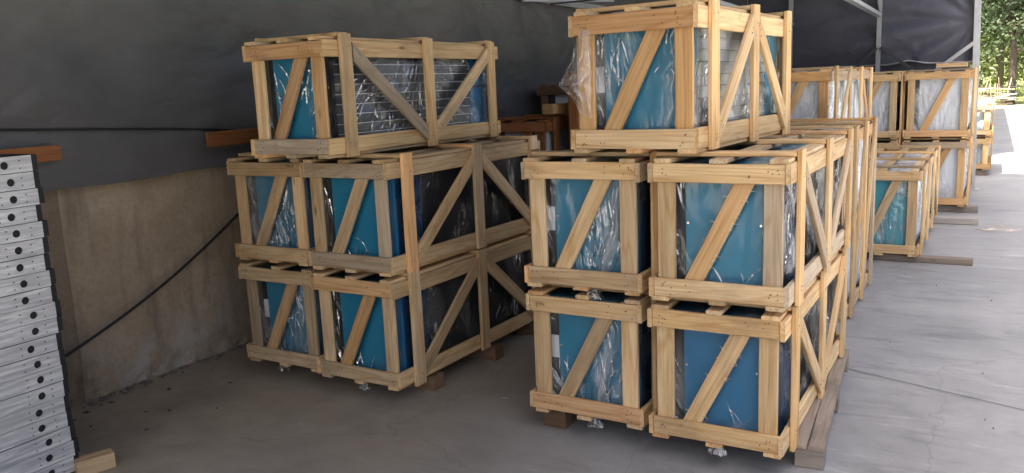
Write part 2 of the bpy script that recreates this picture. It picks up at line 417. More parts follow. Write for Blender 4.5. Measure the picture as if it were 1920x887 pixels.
# ------------------------------------------------------------------ setting: ground, wall, tarps, frame
def sheet(name, nx, ny, fn, mat, parent=None, smooth=True, uv=False):
    v = [fn(i / nx, j / ny) for j in range(ny + 1) for i in range(nx + 1)]
    f = [(j * (nx + 1) + i, j * (nx + 1) + i + 1, (j + 1) * (nx + 1) + i + 1, (j + 1) * (nx + 1) + i) for j in range(ny) for i in range(nx)]
    return link(name, pydata(name, v, f, smooth), parent, mat)

def earth_material():
    m, nt, b, out = newmat('bare_ground')
    L = nt.links.new
    tc = N(nt, 'TexCoord')
    n = N(nt, 'TexNoise', i_Scale=0.25, i_Detail=9.0, i_Roughness=0.65); L(tc.outputs['Object'], n.inputs['Vector'])
    L(ramp(nt, n.outputs['Fac'], [(0.35, (0.10, 0.14, 0.03)), (0.55, (0.16, 0.19, 0.05)), (0.7, (0.24, 0.23, 0.09))]), b.inputs['Base Color'])
    b.inputs['Roughness'].default_value = 0.95
    return m
gr = MB().box(-500, 500, -500, 600, -0.5, -0.03).build('ground', earth_material())
tag(gr, kind='structure')
yard = MB().box(-30, 60, -40, 46.5, -0.3, 0.0).build('concrete_yard', M_FLOOR)
tag(yard, kind='structure')
# slab joint across the floor
mj = MB(); pts = []
for i in range(60):
    t = i / 59
    x = -4.4 + t * 10.5
    pts.append((x, 5.053 - 0.336 * (x + 0.58) + 0.008 * noise.noise(Vector((x * 7, 0, 3))), 0.004, 0.006 + 0.003 * noise.noise(Vector((x * 9, 5, 1)))))
for i, (x, y, z, w) in enumerate(pts):
    mj.v += [(x, y - w / 2, z), (x, y + w / 2, z)]
    if i: mj.f.append((2 * i - 2, 2 * i, 2 * i + 1, 2 * i - 1))
jo = mj.build('floor_joint', simple('joint_dirt', (0.05, 0.05, 0.05), 0.95))
tag(jo, kind='structure')

# rendered wall, built up behind the tarpaulin to block sun leaks: main panel and the darker pier at its near end
def wall_mesh(name, x, y0, y1, z1, thick, mat, seed, chew=0.0):
    ny, nz = max(2, int((y1 - y0) / 0.06)), int(z1 / 0.06)
    v, f = [], []
    for j in range(nz + 1):
        for i in range(ny + 1):
            y = y0 + (y1 - y0) * i / ny; z = z1 * j / nz
            d = 0.012 * noise.fractal(Vector((y * 1.5, z * 1.5, seed)), 1.0, 2.0, 4)
            if z < 0.14: d += chew * (0.14 - z) / 0.14 * noise.turbulence(Vector((y * 6, z * 6, seed)), 3, False)
            v.append((x - abs(d) if z < 0.14 else x - d * 0.5, y, z))
    for j in range(nz):
        for i in range(ny):
            q = j * (ny + 1) + i
            f.append((q, q + 1, q + ny + 2, q + ny + 1))
    n = len(v); m = MB(); m.v, m.f = v, f
    m.box(x - thick, x - 0.05, y0 + 0.002, y1 - 0.002, 0, z1 - 0.002)
    return m.build(name, mat, smooth=False)
w = wall_mesh('low_wall', -4.65, 2.73, 14.0, 3.0, 0.25, M_WALL, 3.1, 0.05)
tag(w, 'low brown rendered concrete wall with damp stains under the grey tarpaulin', 'wall')
w = wall_mesh('wall_pier', -4.632, -7.0, 2.73, 3.0, 0.28, M_PIER, 9.4, 0.03)
tag(w, 'darker concrete wall section behind the stacked panels at left', 'wall')

# rubble along the foot of the wall
mr = MB()
for i in range(260):
    y = 2.72 + R.random() ** 1.5 * 4.0; x = -4.65 + abs(R.gauss(0, 0.05)) + 0.01; s = R.uniform(0.004, 0.016)
    c = Vector((x, y, s * 0.4)); n0 = len(mr.v)
    for dx, dy, dz in ((1, 0, 0), (-1, 0, 0), (0, 1, 0), (0, -1, 0), (0, 0, 1), (0, 0, -0.4)):
        k = s * R.uniform(0.7, 1.4); mr.v.append((c.x + dx * k, c.y + dy * k, c.z + dz * k * 0.8))
    mr.f += [tuple(n0 + q for q in t) for t in ((0, 2, 4), (2, 1, 4), (1, 3, 4), (3, 0, 4), (2, 0, 5), (1, 2, 5), (3, 1, 5), (0, 3, 5))]
o = mr.build('wall_rubble', simple('rubble', (0.13, 0.11, 0.09), 0.9, var=0.4, scale=30))
tag(o, 'crumbled mortar and grit along the foot of the wall', 'rubble', kind='stuff')

# side tarpaulin: sagging sheet hung inside the wall top
SEAM = lambda y: 1.665 - 0.075 * (y - 2.48) + 0.01 * math.sin(y * 2.1)
def side_tarp(u, v):
    y = -7 + 20.9 * u; zb = 1.300 + 0.012 * math.sin(y * 2.3) + 0.01 * math.sin(y * 5.1 + 1)
    z = zb + (4.4 - zb) * v
    x = -4.572 + 0.04 * noise.noise(Vector((y * 0.55, z * 0.9, 2))) + 0.022 * noise.noise(Vector((y * 1.4 + z * 1.1, z * 2.1 - y * 0.5, 7)))
    x += 0.045 * noise.ridged_multi_fractal(Vector((y * 0.9 + z * 0.8, z * 1.5 - y * 0.6, 4)), 1.0, 2.1, 3, 1.0, 2.0) * 0.5
    x += -0.018 * max(0, 1 - abs(z - SEAM(y)) / 0.12) ** 2
    return (x, y, z)
tp = sheet('side_tarpaulin', 420, 100, side_tarp, M_TARP)
tag(tp, 'dark grey tarpaulin wall hanging along the left side above the low wall', 'tarpaulin')
ms = MB(); ms.tube([(side_tarp((y + 7) / 20.9, 0)[0] + 0.0, y, SEAM(y)) for y in [-6.8 + 0.25 * k for k in range(82)]], 0.007, 6)
sm = ms.build('seam', M_RUBBER, tp, True)

def end_tarp(u, v):
    x = -4.62 + 4.36 * u; hem = 1.905 - 0.03 * u + 0.05 * max(0, 1 - abs(u - 0.8) / 0.06)
    z = hem + (4.4 - hem) * v
    y = 13.95 + 0.05 * noise.noise(Vector((x * 0.8, z * 1.2, 5)))
    d = math.hypot((1 - u) * 4.36, z - 2.45); a = math.atan2(z - 2.45, (1 - u) * 4.36)
    y += 0.035 * math.sin(a * 13 + 1.5 * noise.noise(Vector((a * 2, d, 0)))) * min(1, d / 0.8)
    y += 0.05 * max(0, 1 - abs(x + 1.08) / 0.10) * max(0, 1 - (z - hem) / 0.35) * math.sin(z * 14)
    return (x, y, z)
te = sheet('end_tarpaulin', 120, 90, end_tarp, M_TARPB)
tag(te, 'dark blue grey tarpaulin closing the far end of the shelter', 'tarpaulin')
MB().tube([end_tarp(k / 60, 0) for k in range(61)], 0.012, 6).build('hem', M_STEEL, te, True)
tl_ = sheet('added_lower_tarp', 60, 20, lambda u, v: (-4.62 + 4.3 * u, 14.12 + 0.05 * noise.noise(Vector((u * 6, v * 3, 9))), 0.02 + 2.1 * v), M_TARPB)  # added curtain that keeps light out below the hem
tag(tl_, 'added lower curtain closing off light behind the hem of the far end tarpaulin', 'tarpaulin')
rt = sheet('roof_tarpaulin', 50, 100, lambda u, v: (-4.75 + 4.55 * u, -4.4 + 18.6 * v, 4.28 + 0.10 * u + 0.04 * noise.noise(Vector((u * 5, v * 16, 1)))), M_TARP)
tag(rt, 'dark grey tarpaulin roof sheet over the crates', 'tarpaulin roof')

fr = empty('shelter_frame', (-2.4, 13.85, 0))
tag(fr, 'galvanised steel posts, braces and purlins holding up the tarpaulin shelter', 'steel frame')
def steel(name, a, b, w, mat=M_STEEL, h=None):
    a, b = Vector(a), Vector(b); d = b - a
    m = MB().box(-w / 2, w / 2, -(h or w) / 2, (h or w) / 2, 0, d.length)
    o = m.build(name, mat, fr)
    o.matrix_local = Matrix.Translation(a - fr.location) @ d.to_track_quat('Z', 'Y').to_matrix().to_4x4()
    return o
Y = 13.83
steel('post', (-0.205, Y, 0.012), (-0.285, Y, 4.3), 0.085)
steel('base_plate', (-0.205, Y, 0.0), (-0.205, Y, 0.012), 0.2)
for px in (-1.545, -2.84, -4.2):
    steel('post', (px, Y, 0), (px, Y, 4.25), 0.06)
steel('brace', (-1.56, Y - 0.05, 2.14), (-1.92, Y - 0.05, 1.80), 0.04, M_DSTEEL)
steel('brace', (-1.52, Y - 0.05, 2.14), (-1.04, Y - 0.05, 1.78), 0.04, M_DSTEEL)
steel('brace', (-0.27, Y - 0.05, 2.14), (-0.76, Y - 0.05, 1.76), 0.05)
steel('purlin', (-1.55, 13.8, 2.62), (-1.55, -3.5, 2.82), 0.085, h=0.05)
steel('purlin', (-2.82, 13.8, 2.58), (-2.82, -3.5, 2.85), 0.07, h=0.05)
steel('purlin', (-4.50, 13.8, 2.74), (-4.50, 1.0, 2.75), 0.05, h=0.07)
steel('purlin', (-0.27, 13.8, 4.26), (-0.27, -3.5, 4.26), 0.07, h=0.05)
for y in (-3.3, 1.2, 8.6):
    steel('rafter', (-4.5, y, 4.12), (-0.27, y, 4.20), 0.04, M_DSTEEL, h=0.06)
    steel('tie_rod', (-4.45, y + 0.05, 2.70), (-2.82, y + 0.05, 2.70), 0.018, M_DSTEEL)
steel('strut', (-1.55, 12.2, 2.66), (-1.9, 12.2, 4.1), 0.03, M_DSTEEL)
steel('strut', (-1.55, 13.7, 2.64), (-1.75, 13.3, 4.1), 0.03, M_DSTEEL)
steel('strut', (-2.82, 11.0, 2.60), (-2.82, 11.0, 4.1), 0.03, M_DSTEEL)
steel('strut', (-2.82, 9.7, 2.62), (-2.82, 9.7, 4.1), 0.03, M_DSTEEL)
steel('strut', (-4.45, 8.0, 2.70), (-4.2, 9.9, 2.80), 0.03, M_STEEL)
steel('strut', (-4.45, 9.0, 2.74), (-4.3, 8.7, 4.1), 0.022, M_DSTEEL)

# unseen shed added beyond the end tarpaulin, sized to shade the far yard
ws = empty('shade_shed', (-3.5, 30, 0))
tag(ws, 'unseen long grey shed added beyond the far end of the shelter to shade the yard', 'shed')
o = MB().box(-4.5, 2.55, -13.2, 8.5, 0, 8.0).build('wall', simple('shed_cladding', (0.30, 0.31, 0.32), 0.6, var=0.1, scale=1.5), ws)
o = MB().box(-4.7, 2.62, -13.4, 9.5, 8.002, 8.15).build('roof', M_DSTEEL, ws)

# ------------------------------------------------------------------ boards and crates
BOARDS = {}
def board_mesh(l, w, t, s0=0.0, s1=0.0, var=0):
    key = (round(l, 3), round(w, 3), round(t, 3), round(s0, 3), round(s1, 3), var)
    if key in BOARDS: return BOARDS[key]
    rr = random.Random(hash(key) & 0xffff)
    c = 0.0028
    v, f = [], []
    prof = [(-w / 2 + c, -t / 2), (w / 2 - c, -t / 2), (w / 2, -t / 2 + c), (w / 2, t / 2 - c), (w / 2 - c, t / 2), (-w / 2 + c, t / 2), (-w / 2, t / 2 - c), (-w / 2, -t / 2 + c)]
    bow = rr.uniform(-1, 1) * 0.004 * min(1, l); bz = rr.uniform(-1, 1) * 0.0012 * min(1, l)
    for i in range(4):
        k = i / 3; x = -l / 2 + l * k
        dy = bow * math.sin(math.pi * k); dz = bz * math.sin(math.pi * k); wj = 1 + rr.uniform(-0.018, 0.018)
        for (y, z) in prof:
            sk = (s0 * (1 - k) if i == 0 else 0) * y + (s1 if i == 3 else 0) * y
            v.append((x + sk + (rr.uniform(-0.0015, 0.0015) if i in (0, 3) else 0), y * wj + dy, z + dz))
    for i in range(3):
        for q in range(8):
            f.append((i * 8 + q, i * 8 + (q + 1) % 8, i * 8 + 8 + (q + 1) % 8, i * 8 + 8 + q))
    f.append(tuple(reversed(range(8)))); f.append(tuple(24 + q for q in range(8)))
    f = [tuple(reversed(q)) for q in f]
    m = pydata('board', v, f)
    m.materials.append(M_WOOD)
    BOARDS[key] = m
    return m

TINT = {'pine': (1.0, 1.0, 1.0), 'yellow': (1.06, 1.02, 0.93), 'orange': (0.95, 0.82, 0.68), 'pink': (1.02, 0.86, 0.76), 'dull': (0.76, 0.755, 0.74),
        'brown': (0.52, 0.30, 0.21), 'old': (0.46, 0.43, 0.40), 'sooty': (0.34, 0.27, 0.22), 'grey': (0.50, 0.49, 0.48), 'dark': (0.34, 0.32, 0.30)}
def board(parent, name, c, xa, ya, l, w, t, tint='pine', s0=0.0, s1=0.0, var=None):
    o = bpy.data.objects.new(name, board_mesh(l, w, t, s0, s1, R.randrange(3) if var is None else var))
    COL.objects.link(o)
    o.parent = parent
    xa = Vector(xa).normalized(); ya = Vector(ya).normalized()
    if l > 0.25 and parent is not None: xa = (xa + ya * R.uniform(-1, 1) * min(0.008, 0.003 / l)).normalized()
    ya = (ya - xa * ya.dot(xa)).normalized(); za = xa.cross(ya)
    c = Vector(c)
    o.matrix_local = Matrix(((xa.x, ya.x, za.x, c.x), (xa.y, ya.y, za.y, c.y), (xa.z, ya.z, za.z, c.z), (0, 0, 0, 1)))
    tn = TINT[tint]
    k = R.uniform(0.84, 1.08); hue = R.uniform(-0.05, 0.055)
    o.color = (tn[0] * k * (1 + hue), tn[1] * k, tn[2] * k * (1 - 1.6 * hue), {'grey': 0.12, 'dark': 0.2, 'dull': 0.8, 'old': 0.36, 'sooty': 0.75}.get(tint, 1.0))
    return o

T = 0.0215
def crate(label, group, x, y, zrail, yaw, W, L, H=0.602, bays=(1, -1), rail=0.082, post=0.082, batten=0.09, mid_rail=False, base='pine', frontc=None, sidec=None, diagc=None, seed=0, nails=True, slats=3, splinter=False):
    """x, y: front left corner of the front rails, zrail: underside of the bottom rails."""
    global R
    keep = R; R = random.Random(seed * 101 + 5)
    a = Vector((math.cos(yaw), math.sin(yaw), 0)); b = Vector((-math.sin(yaw), math.cos(yaw), 0))
    loc = Vector((x, y, zrail - 0.022)) + a * W / 2 + b * L / 2
    e = empty('crate', loc, yaw)
    tag(e, label, 'crate', group)
    frontc = frontc or base; sidec = sidec or base; diagc = diagc or base
    y0, y1 = -L / 2, L / 2
    zb, zt = 0.022, 0.022 + H
    X, Yv, Z = Vector((1, 0, 0)), Vector((0, 1, 0)), Vector((0, 0, 1))
    def pick(c): 
        r = R.random()
        if c in ('brown', 'grey', 'dark', 'sooty'): return c
        return c if r < 0.62 else R.choice(('pine', 'yellow', 'dull', 'pink', 'pine', 'orange' if c != 'yellow' else 'yellow'))
    nl = MB()
    for s, yf in ((1, y0), (-1, y1)):
        yr = yf + s * T / 2; yp = yf + s * (T * 1.5 + 0.0004)
        jz = R.uniform(-0.004, 0.004)
        board(e, 'end_rail', (R.uniform(-.003, .003), yr, zt - rail / 2 + jz), X, Z, W, rail, T, pick(frontc))
        board(e, 'end_rail', (R.uniform(-.003, .003), yr, zb + rail / 2), X, Z, W, rail, T, pick(frontc))
        for sx in (-1, 1):
            board(e, 'end_post', (sx * (W / 2 - post / 2 - 0.012), yp, (zb + zt) / 2), Z, X, H - 0.004, post, T, pick(frontc))
        # diagonal from bottom left to top right as seen from the front
        p0 = Vector((-W / 2 + 0.27 * W, yp, zb + 0.035)); p1 = Vector((-W / 2 + 0.735 * W, yp, zt - 0.035))
        d = p1 - p0
        # lower end cut level so it clears the post
        sk = d.x / d.z
        board(e, 'end_diagonal', (p0 + p1) / 2, d, Yv.cross(d), d.length, 0.078, T * 0.98, pick(diagc), s0=sk if s > 0 else sk, s1=sk if s > 0 else sk)
        if nails and s > 0:
            for zc in (zt - rail / 2, zb + rail / 2):
                for sx in (-1, 1):
                    for k in range(R.choice((3, 4, 5))):
                        nl.disc((sx * (W / 2 - post / 2 - 0.012) + R.uniform(-.03, .03), yf, zc + R.uniform(-.03, .03)), (0, -1, 0), 0.0030, 6)
                for k in range(2):
                    xc = (p0.x if zc < (zb + zt) / 2 else p1.x) + R.uniform(-.025, .025)
                    nl.disc((xc, yf, zc + R.uniform(-.025, .025)), (0, -1, 0), 0.0030, 6)
    nb = len(bays) + 1
    bp = [y0 + 0.16 + (L - 0.16 - 0.12 - 0.0) * k / (nb - 1) for k in range(nb)]
    full = H + 0.064
    for s in (-1, 1):
        xr = s * (W / 2 + T / 2 + 0.0006); xb = s * (W / 2 + T * 1.5 + 0.0012)
        zs = [zt - rail / 2, zb + rail / 2] + ([(zt + zb) / 2] if mid_rail else [])
        for zc in zs:
            board(e, 'side_rail', (xr, R.uniform(-.004, .004), zc), Yv, Z, L + R.uniform(-.004, .012), rail + 0.006, T, pick(sidec))
        for yb in bp:
            board(e, 'side_batten', (xb, yb + R.uniform(-.012, .012) * 0.5, full / 2 + R.uniform(-.006, .006)), Z, Yv, full + R.uniform(-.012, .012), batten, T, pick(sidec))
        for k, dr in enumerate(bays):
            if not dr: continue
            ya, yb = bp[k] + batten / 2 + 0.007, bp[k + 1] - batten / 2 - 0.007
            za, zc = (zb + 0.062, zt - 0.058) if dr > 0 else (zt - 0.058, zb + 0.062)
            p0, p1 = Vector((xb, ya, za)), Vector((xb, yb, zc))
            d = p1 - p0; wv = X.cross(d)
            if wv.z < 0: wv = -wv
            # ends cut plumb against the battens
            sk = -d.z / d.y
            board(e, 'side_diagonal', (p0 + p1) / 2, d, wv, d.length, 0.08, T * 0.97, pick(diagc), s0=-d.z / d.y * -1 if False else d.z / d.y, s1=d.z / d.y)
            if nails and s > 0:
                for q in (p0 + d * 0.06, p1 - d * 0.06):
                    for _ in range(3): nl.disc((xb + T / 2, q.y + R.uniform(-.02, .02), q.z + R.uniform(-.02, .02)), (1, 0, 0), 0.0028, 6)
        if nails and s > 0:
            for yb in bp:
                for zc in (zt - rail / 2, zb + rail / 2):
                    for _ in range(R.choice((2, 3, 4))): nl.disc((xb + T / 2, yb + R.uniform(-.03, .03), zc + R.uniform(-.03, .03)), (1, 0, 0), 0.0028, 6)
    # lengthwise slats on top and underneath, cross slats over the top at the battens
    sx = [(-W / 2 + 0.035) + (W - 0.07) * k / (slats - 1) for k in range(slats)]
    for k, xs in enumerate(sx):
        board(e, 'top_slat', (xs + R.uniform(-.01, .01), R.uniform(-.006, .006), zt + 0.0105), Yv, X, L - 0.004, R.uniform(.068, .085), 0.0195, pick(base))
        board(e, 'bottom_slat', (xs + R.uniform(-.01, .01), R.uniform(-.006, .006), 0.0108), Yv, X, L - 0.006, R.uniform(.07, .085), 0.0205, pick(base))
    for yb in bp:
        board(e, 'cross_slat', (0, yb + R.uniform(-.008, .008), zt + 0.0315), X, Yv, W + 2 * T - 0.003, 0.084, 0.0205, pick(base))
    if splinter:
        sp = MB()
        p0 = Vector((-W / 2 + 0.27 * W, y0 + T, zb + 0.035)); p1 = Vector((-W / 2 + 0.735 * W, y0 + T, zt - 0.035)); d = (p1 - p0); nn = Vector((-d.z, 0, d.x)).normalized()
        for _ in range(16):
            q = p0 + d * R.uniform(0.1, 0.9); sd = R.choice((-1, 1, -1))
            a_ = q + nn * -sd * -0.038; dirn = (nn * sd * 1.0 + d.normalized() * R.uniform(-1.2, 1.2) + Vector((0, R.uniform(-.8, 0), 0))).normalized()
            sp.tube([a_ - dirn * 0.006, a_ + dirn * R.uniform(0.01, 0.03)], [0.0016, 0.0003], 4)
        o = sp.build('splinters', M_SPLINT, e); o['kind'] = 'stuff'
    if nails and nl.v:
        o = nl.build('nail_heads', M_NAIL, e); o['kind'] = 'stuff'
    R = keep
    e['_w'], e['_l'], e['_h'] = W, L, H
    return e

# ------------------------------------------------------------------ wrapped machines inside the crates
def film_grid(fn, nu, nv, uvf, ff):
    v, f, uv, fo = [], [], [], []
    for j in range(nv + 1):
        for i in range(nu + 1):
            v.append(fn(i / nu, j / nv)); uv.append(uvf(i / nu, j / nv)); fo.append(max(0.0, min(1.0, ff(i / nu, j / nv))))
    for j in range(nv):
        for i in range(nu):
            q = j * (nu + 1) + i
            f.append((q, q + 1, q + nu + 2, q + nu + 1))
    return v, f, uv, fo

def tri(t): return abs((t % 1.0) * 2 - 1) - 0.5
def crumple(p, s, th):
    a = noise.noise(Vector((p.x * 3.1 + s, p.y * 3.1, p.z * 2.2)))
    w = noise.noise(Vector((p.x * 4 + s, p.y * 4, p.z * 4)))
    b = tri(th * 3.1 + 0.55 * w + s) * 0.55 + tri(th * 7.3 + 0.8 * w + s * 2) * 0.28
    c = noise.ridged_multi_fractal(Vector((p.x * 9, p.y * 9 + s, p.z * 6)), 1.0, 2.1, 3, 1.0, 2.0) - 1.0
    return 0.35 * a + b + 0.16 * c

FOLD = {
    'edges': lambda u, v, n: max(1 - u / 0.20, 1 - v / 0.16, (v - 0.84) / 0.10, (u - 0.90) / 0.1) * (0.9 + 0.9 * n),
    'bag': lambda u, v, n: max(0.75 * min(1, max(0, (u + 0.62 * (1 - v) - 0.62) / 0.35)), 1.0 - u / 0.22) + 0.55 * n,
    'right': lambda u, v, n: 0.05 + max(1.5 * (u - 0.52) + 0.25 * (0.5 - v), 1 - u / 0.16, 0.6 * max(0, 1 - abs(u - 0.28) / 0.16) * max(0, 1 - abs(v - 0.5) / 0.25)) + 0.5 * n,
    'soft': lambda u, v, n: 0.28 + 0.6 * n + 0.35 * (0.5 - v),
    'side': lambda u, v, n: 0.25 + 1.2 * n,
    'fan': lambda u, v, n: 0.15 + 0.7 * n + 0.5 * (1 - abs(u - 0.5) * 2),
}
def wrap_mesh(x0, x1, y0, y1, z0, z1, seed, amp, front_fold='bag', side_fold='side', gx=0.55, gain=1.0):
    V, F, U, A = [], [], [], []
    def put(g_):
        v, f, uv, fo = g_
        n = len(V); V.extend(v); F.extend(tuple(n + q for q in t) for t in f); U.extend(uv); A.extend(fo)
    Wd, Ld, Hd = x1 - x0, y1 - y0, z1 - z0
    ff, sf = FOLD[front_fold], FOLD[side_fold]
    def lim(d): return max(-0.010, min(0.021, d * amp))
    def nz(a, b, k): return noise.noise(Vector((a * 4.2 + k, b * 4.2, seed)))
    # folds run out from the gathered knot under the front edge
    def polar(u, v):
        dx, dz = (u - gx) * Wd, v * Hd + 0.28
        return math.atan2(dx, dz), math.hypot(dx, dz)
    def front(u, v):
        p = Vector((x0 + Wd * u, y0, z0 + Hd * v)); d = lim(crumple(p, seed, polar(u, v)[0])) * (0.25 + 0.75 * max(0, min(1, ff(u, v, nz(u * Wd, v * Hd, 0)))))
        return (p.x, p.y - d * min(1, min(u, 1 - u) / 0.06), p.z)
    fan = side_fold == 'fan'
    def spolar(u, v):
        dy, dz = (u - 0.52) * Ld, (1 - v) * Hd + 0.16
        return math.atan2(dy, dz), math.hypot(dy, dz)
    def side(sgn):
        def fn(u, v):
            p = Vector((x1 if sgn > 0 else x0, y0 + Ld * u, z0 + Hd * v))
            th = spolar(u, v)[0] * 1.6 if fan else p.y * 1.5 + 0.5 * p.z
            d = lim(crumple(p + Vector((3, 1, 0)), seed + 9, th))
            return (p.x + sgn * d * min(1, min(u, 1 - u) / 0.02), p.y, p.z)
        return fn
    def top(u, v):
        p = Vector((x0 + Wd * u, y0 + Ld * v, z1)); d = lim(crumple(p + Vector((0, 5, 2)), seed + 4, p.x + p.y))
        return (p.x, p.y, min(z1 + 0.004, p.z + d * 0.4))
    ns = max(8, int(Ld / 0.024)); nh = max(8, int(Hd / 0.02)); nw = max(8, int(Wd / 0.013))
    put(film_grid(front, nw, nh, lambda u, v: (polar(u, v)[0] * 0.75, polar(u, v)[1]), lambda u, v: ff(u, v, nz(u * Wd, v * Hd, 0))))
    suv = (lambda u, v: (spolar(u, v)[0] * 0.9 + 4, spolar(u, v)[1])) if fan else (lambda u, v: (u * Ld + 2, v * Hd))
    put(film_grid(side(1), ns, nh, suv, lambda u, v: sf(u, v, nz(u * Ld, v * Hd, 7))))
    put(film_grid(side(-1), ns // 2, nh // 2, lambda u, v: (u * Ld + 7, v * Hd), lambda u, v: 0.3))
    put(film_grid(top, max(6, nw // 2), max(8, ns // 2), lambda u, v: (u * Wd + 9, v * Ld), lambda u, v: 0.25 + nz(u, v, 3)))
    # narrow raised folds, whitened to stand in for highlights on the film
    rr = random.Random(int(seed * 10))
    def strips(surf, nrm, fold, ndir, n, du, dv, lk=1.0):
        made = tries = 0
        while made < n and tries < n * 30:
            tries += 1
            u, v = rr.uniform(.03, .97), rr.uniform(.04, .96)
            cl = 0.5 + 0.9 * noise.noise(Vector((u * du * 5, v * dv * 5, seed + 31)))
            if rr.random() > fold(u, v) * max(0, cl) * 1.5: continue
            made += 1
            dx, dz = ndir(u, v); a = math.atan2(dz, dx) + rr.gauss(0, 0.22); bend = rr.gauss(0, 0.5)
            ln = rr.uniform(.035, .17) * rr.uniform(.5, 1) * lk; wd = rr.uniform(.0016, .0052)
            st = []
            x, z = u * du, v * dv
            for k in range(7):
                st.append((x, z, wd * math.sin(math.pi * (k + .35) / 7) * rr.uniform(.6, 1.3))); a += bend / 6; x += math.cos(a) * ln / 6; z += math.sin(a) * ln / 6
            if not all(0.01 * du < q[0] < 0.99 * du and 0.01 * dv < q[1] < 0.99 * dv for q in st): continue
            n0 = len(V); pa = -math.sin(a), math.cos(a); lift = rr.uniform(.001, .004)
            for (x, z, w_) in st:
                for sd in (-1, 1):
                    uu, vv = (x + sd * pa[0] * w_) / du, (z + sd * pa[1] * w_) / dv
                    p = surf(uu, vv); off = 0.003 + (lift if sd > 0 else 0)
                    V.append((p[0] + nrm[0] * off, p[1] + nrm[1] * off, p[2] + nrm[2] * off)); U.append((x, z)); A.append(rr.uniform(1.6, 3.4) * gain)
            for k in range(6): q = n0 + 2 * k; F.append((q, q + 1, q + 3, q + 2))
    strips(front, (0, -1, 0), lambda u, v: max(0, min(1, ff(u, v, nz(u * Wd, v * Hd, 0)))), lambda u, v: ((u - gx) * Wd, v * Hd + 0.28), 46, Wd, Hd)
    strips(side(1), (1, 0, 0), lambda u, v: max(0, min(1, sf(u, v, nz(u * Ld, v * Hd, 7)))), (lambda u, v: ((u - 0.52) * Ld, -((1 - v) * Hd + 0.16))) if fan else (lambda u, v: (0.35, 1.0)), 95 if fan else 120, Ld, Hd, 1.9 if fan else 1.2)
    m = pydata('plastic_wrap', V, F, True)
    ul = m.uv_layers.new(name='UVMap')
    li = np.zeros(len(m.loops), dtype=np.int32); m.loops.foreach_get('vertex_index', li)
    ul.data.foreach_set('uv', np.array(U, dtype=np.float32)[li].ravel())
    at = m.attributes.new('fold', 'FLOAT', 'POINT'); at.data.foreach_set('value', np.array(A, dtype=np.float32))
    return m

def add_fold(m, val):
    at = m.attributes.new('fold', 'FLOAT', 'POINT'); at.data.foreach_set('value', np.full(len(m.vertices), val, dtype=np.float32))

def flap(parent, W, L, z0, z1, mat, seed=3, reach=0.11):
    """loose film billowing out past the left post of the crate front"""
    nu, nv = 16, 34
    V, F, U = [], [], []
    for j in range(nv + 1):
        v = j / nv
        prof = max(0.0, math.sin(math.pi * min(1, v ** 0.8))) ** 0.8 * (0.55 + 0.6 * math.exp(-((v - 0.42) / 0.22) ** 2))
        for i in range(nu + 1):
            u = i / nu
            xx = -W / 2 + 0.10 - u * (0.04 + reach * prof) 
            d = 0.016 * noise.noise(Vector((u * 4, v * 9, seed))) + 0.012 * tri(u * 2.5 + v * 3 + noise.noise(Vector((u * 3, v * 5, 1))))
            V.append((xx + 0.01 * noise.noise(Vector((v * 11, u * 3, 2))), -L / 2 - 0.018 - 0.035 * math.sin(math.pi * min(1, u * 1.1)) * prof + d * prof, z0 + (z1 - z0) * v + 0.02 * u * math.sin(v * 9)))
            U.append((u * 0.3, v * 0.5))
    for j in range(nv):
        for i in range(nu):
            q = j * (nu + 1) + i; F.append((q, q + nu + 1, q + nu + 2, q + 1))
    m = pydata('wrap_flap', V, F, True); ul = m.uv_layers.new(name='UVMap')
    for lp in m.loops: ul.data[lp.index].uv = U[lp.vertex_index]
    add_fold(m, 0.45)
    return link('wrap_flap', m, parent, mat)

def tuft(name, parent, c, s, seed, mat):
    """a twisted knot of loose film"""
    rr = random.Random(seed)
    V, F = [], []
    for k in range(7):
        ph = rr.uniform(0, 6.28); n0 = len(V)
        for j in range(7):
            for i in range(5):
                u, v = i / 4 - 0.5, j / 6
                rad = s * (0.25 + 0.75 * v) * (0.8 + 0.4 * rr.random())
                ang = ph + u * 1.6 + 0.6 * math.sin(v * 4 + k)
                V.append((c[0] + rad * math.cos(ang), c[1] + rad * math.sin(ang) * 0.6 - s * 0.2, c[2] - v * s * 1.1 + 0.2 * s * rr.uniform(-1, 1)))
        for j in range(6):
            for i in range(4):
                q = n0 + j * 5 + i
                F.append((q, q + 1, q + 6, q + 5))
    m = pydata(name, V, F, True)
    ul = m.uv_layers.new(name='UVMap')
    for lp in m.loops:
        p = V[lp.vertex_index]; ul.data[lp.index].uv = (p[0] * 2, p[2] * 2)
    add_fold(m, 0.9)
    return link(name, m, parent, mat)

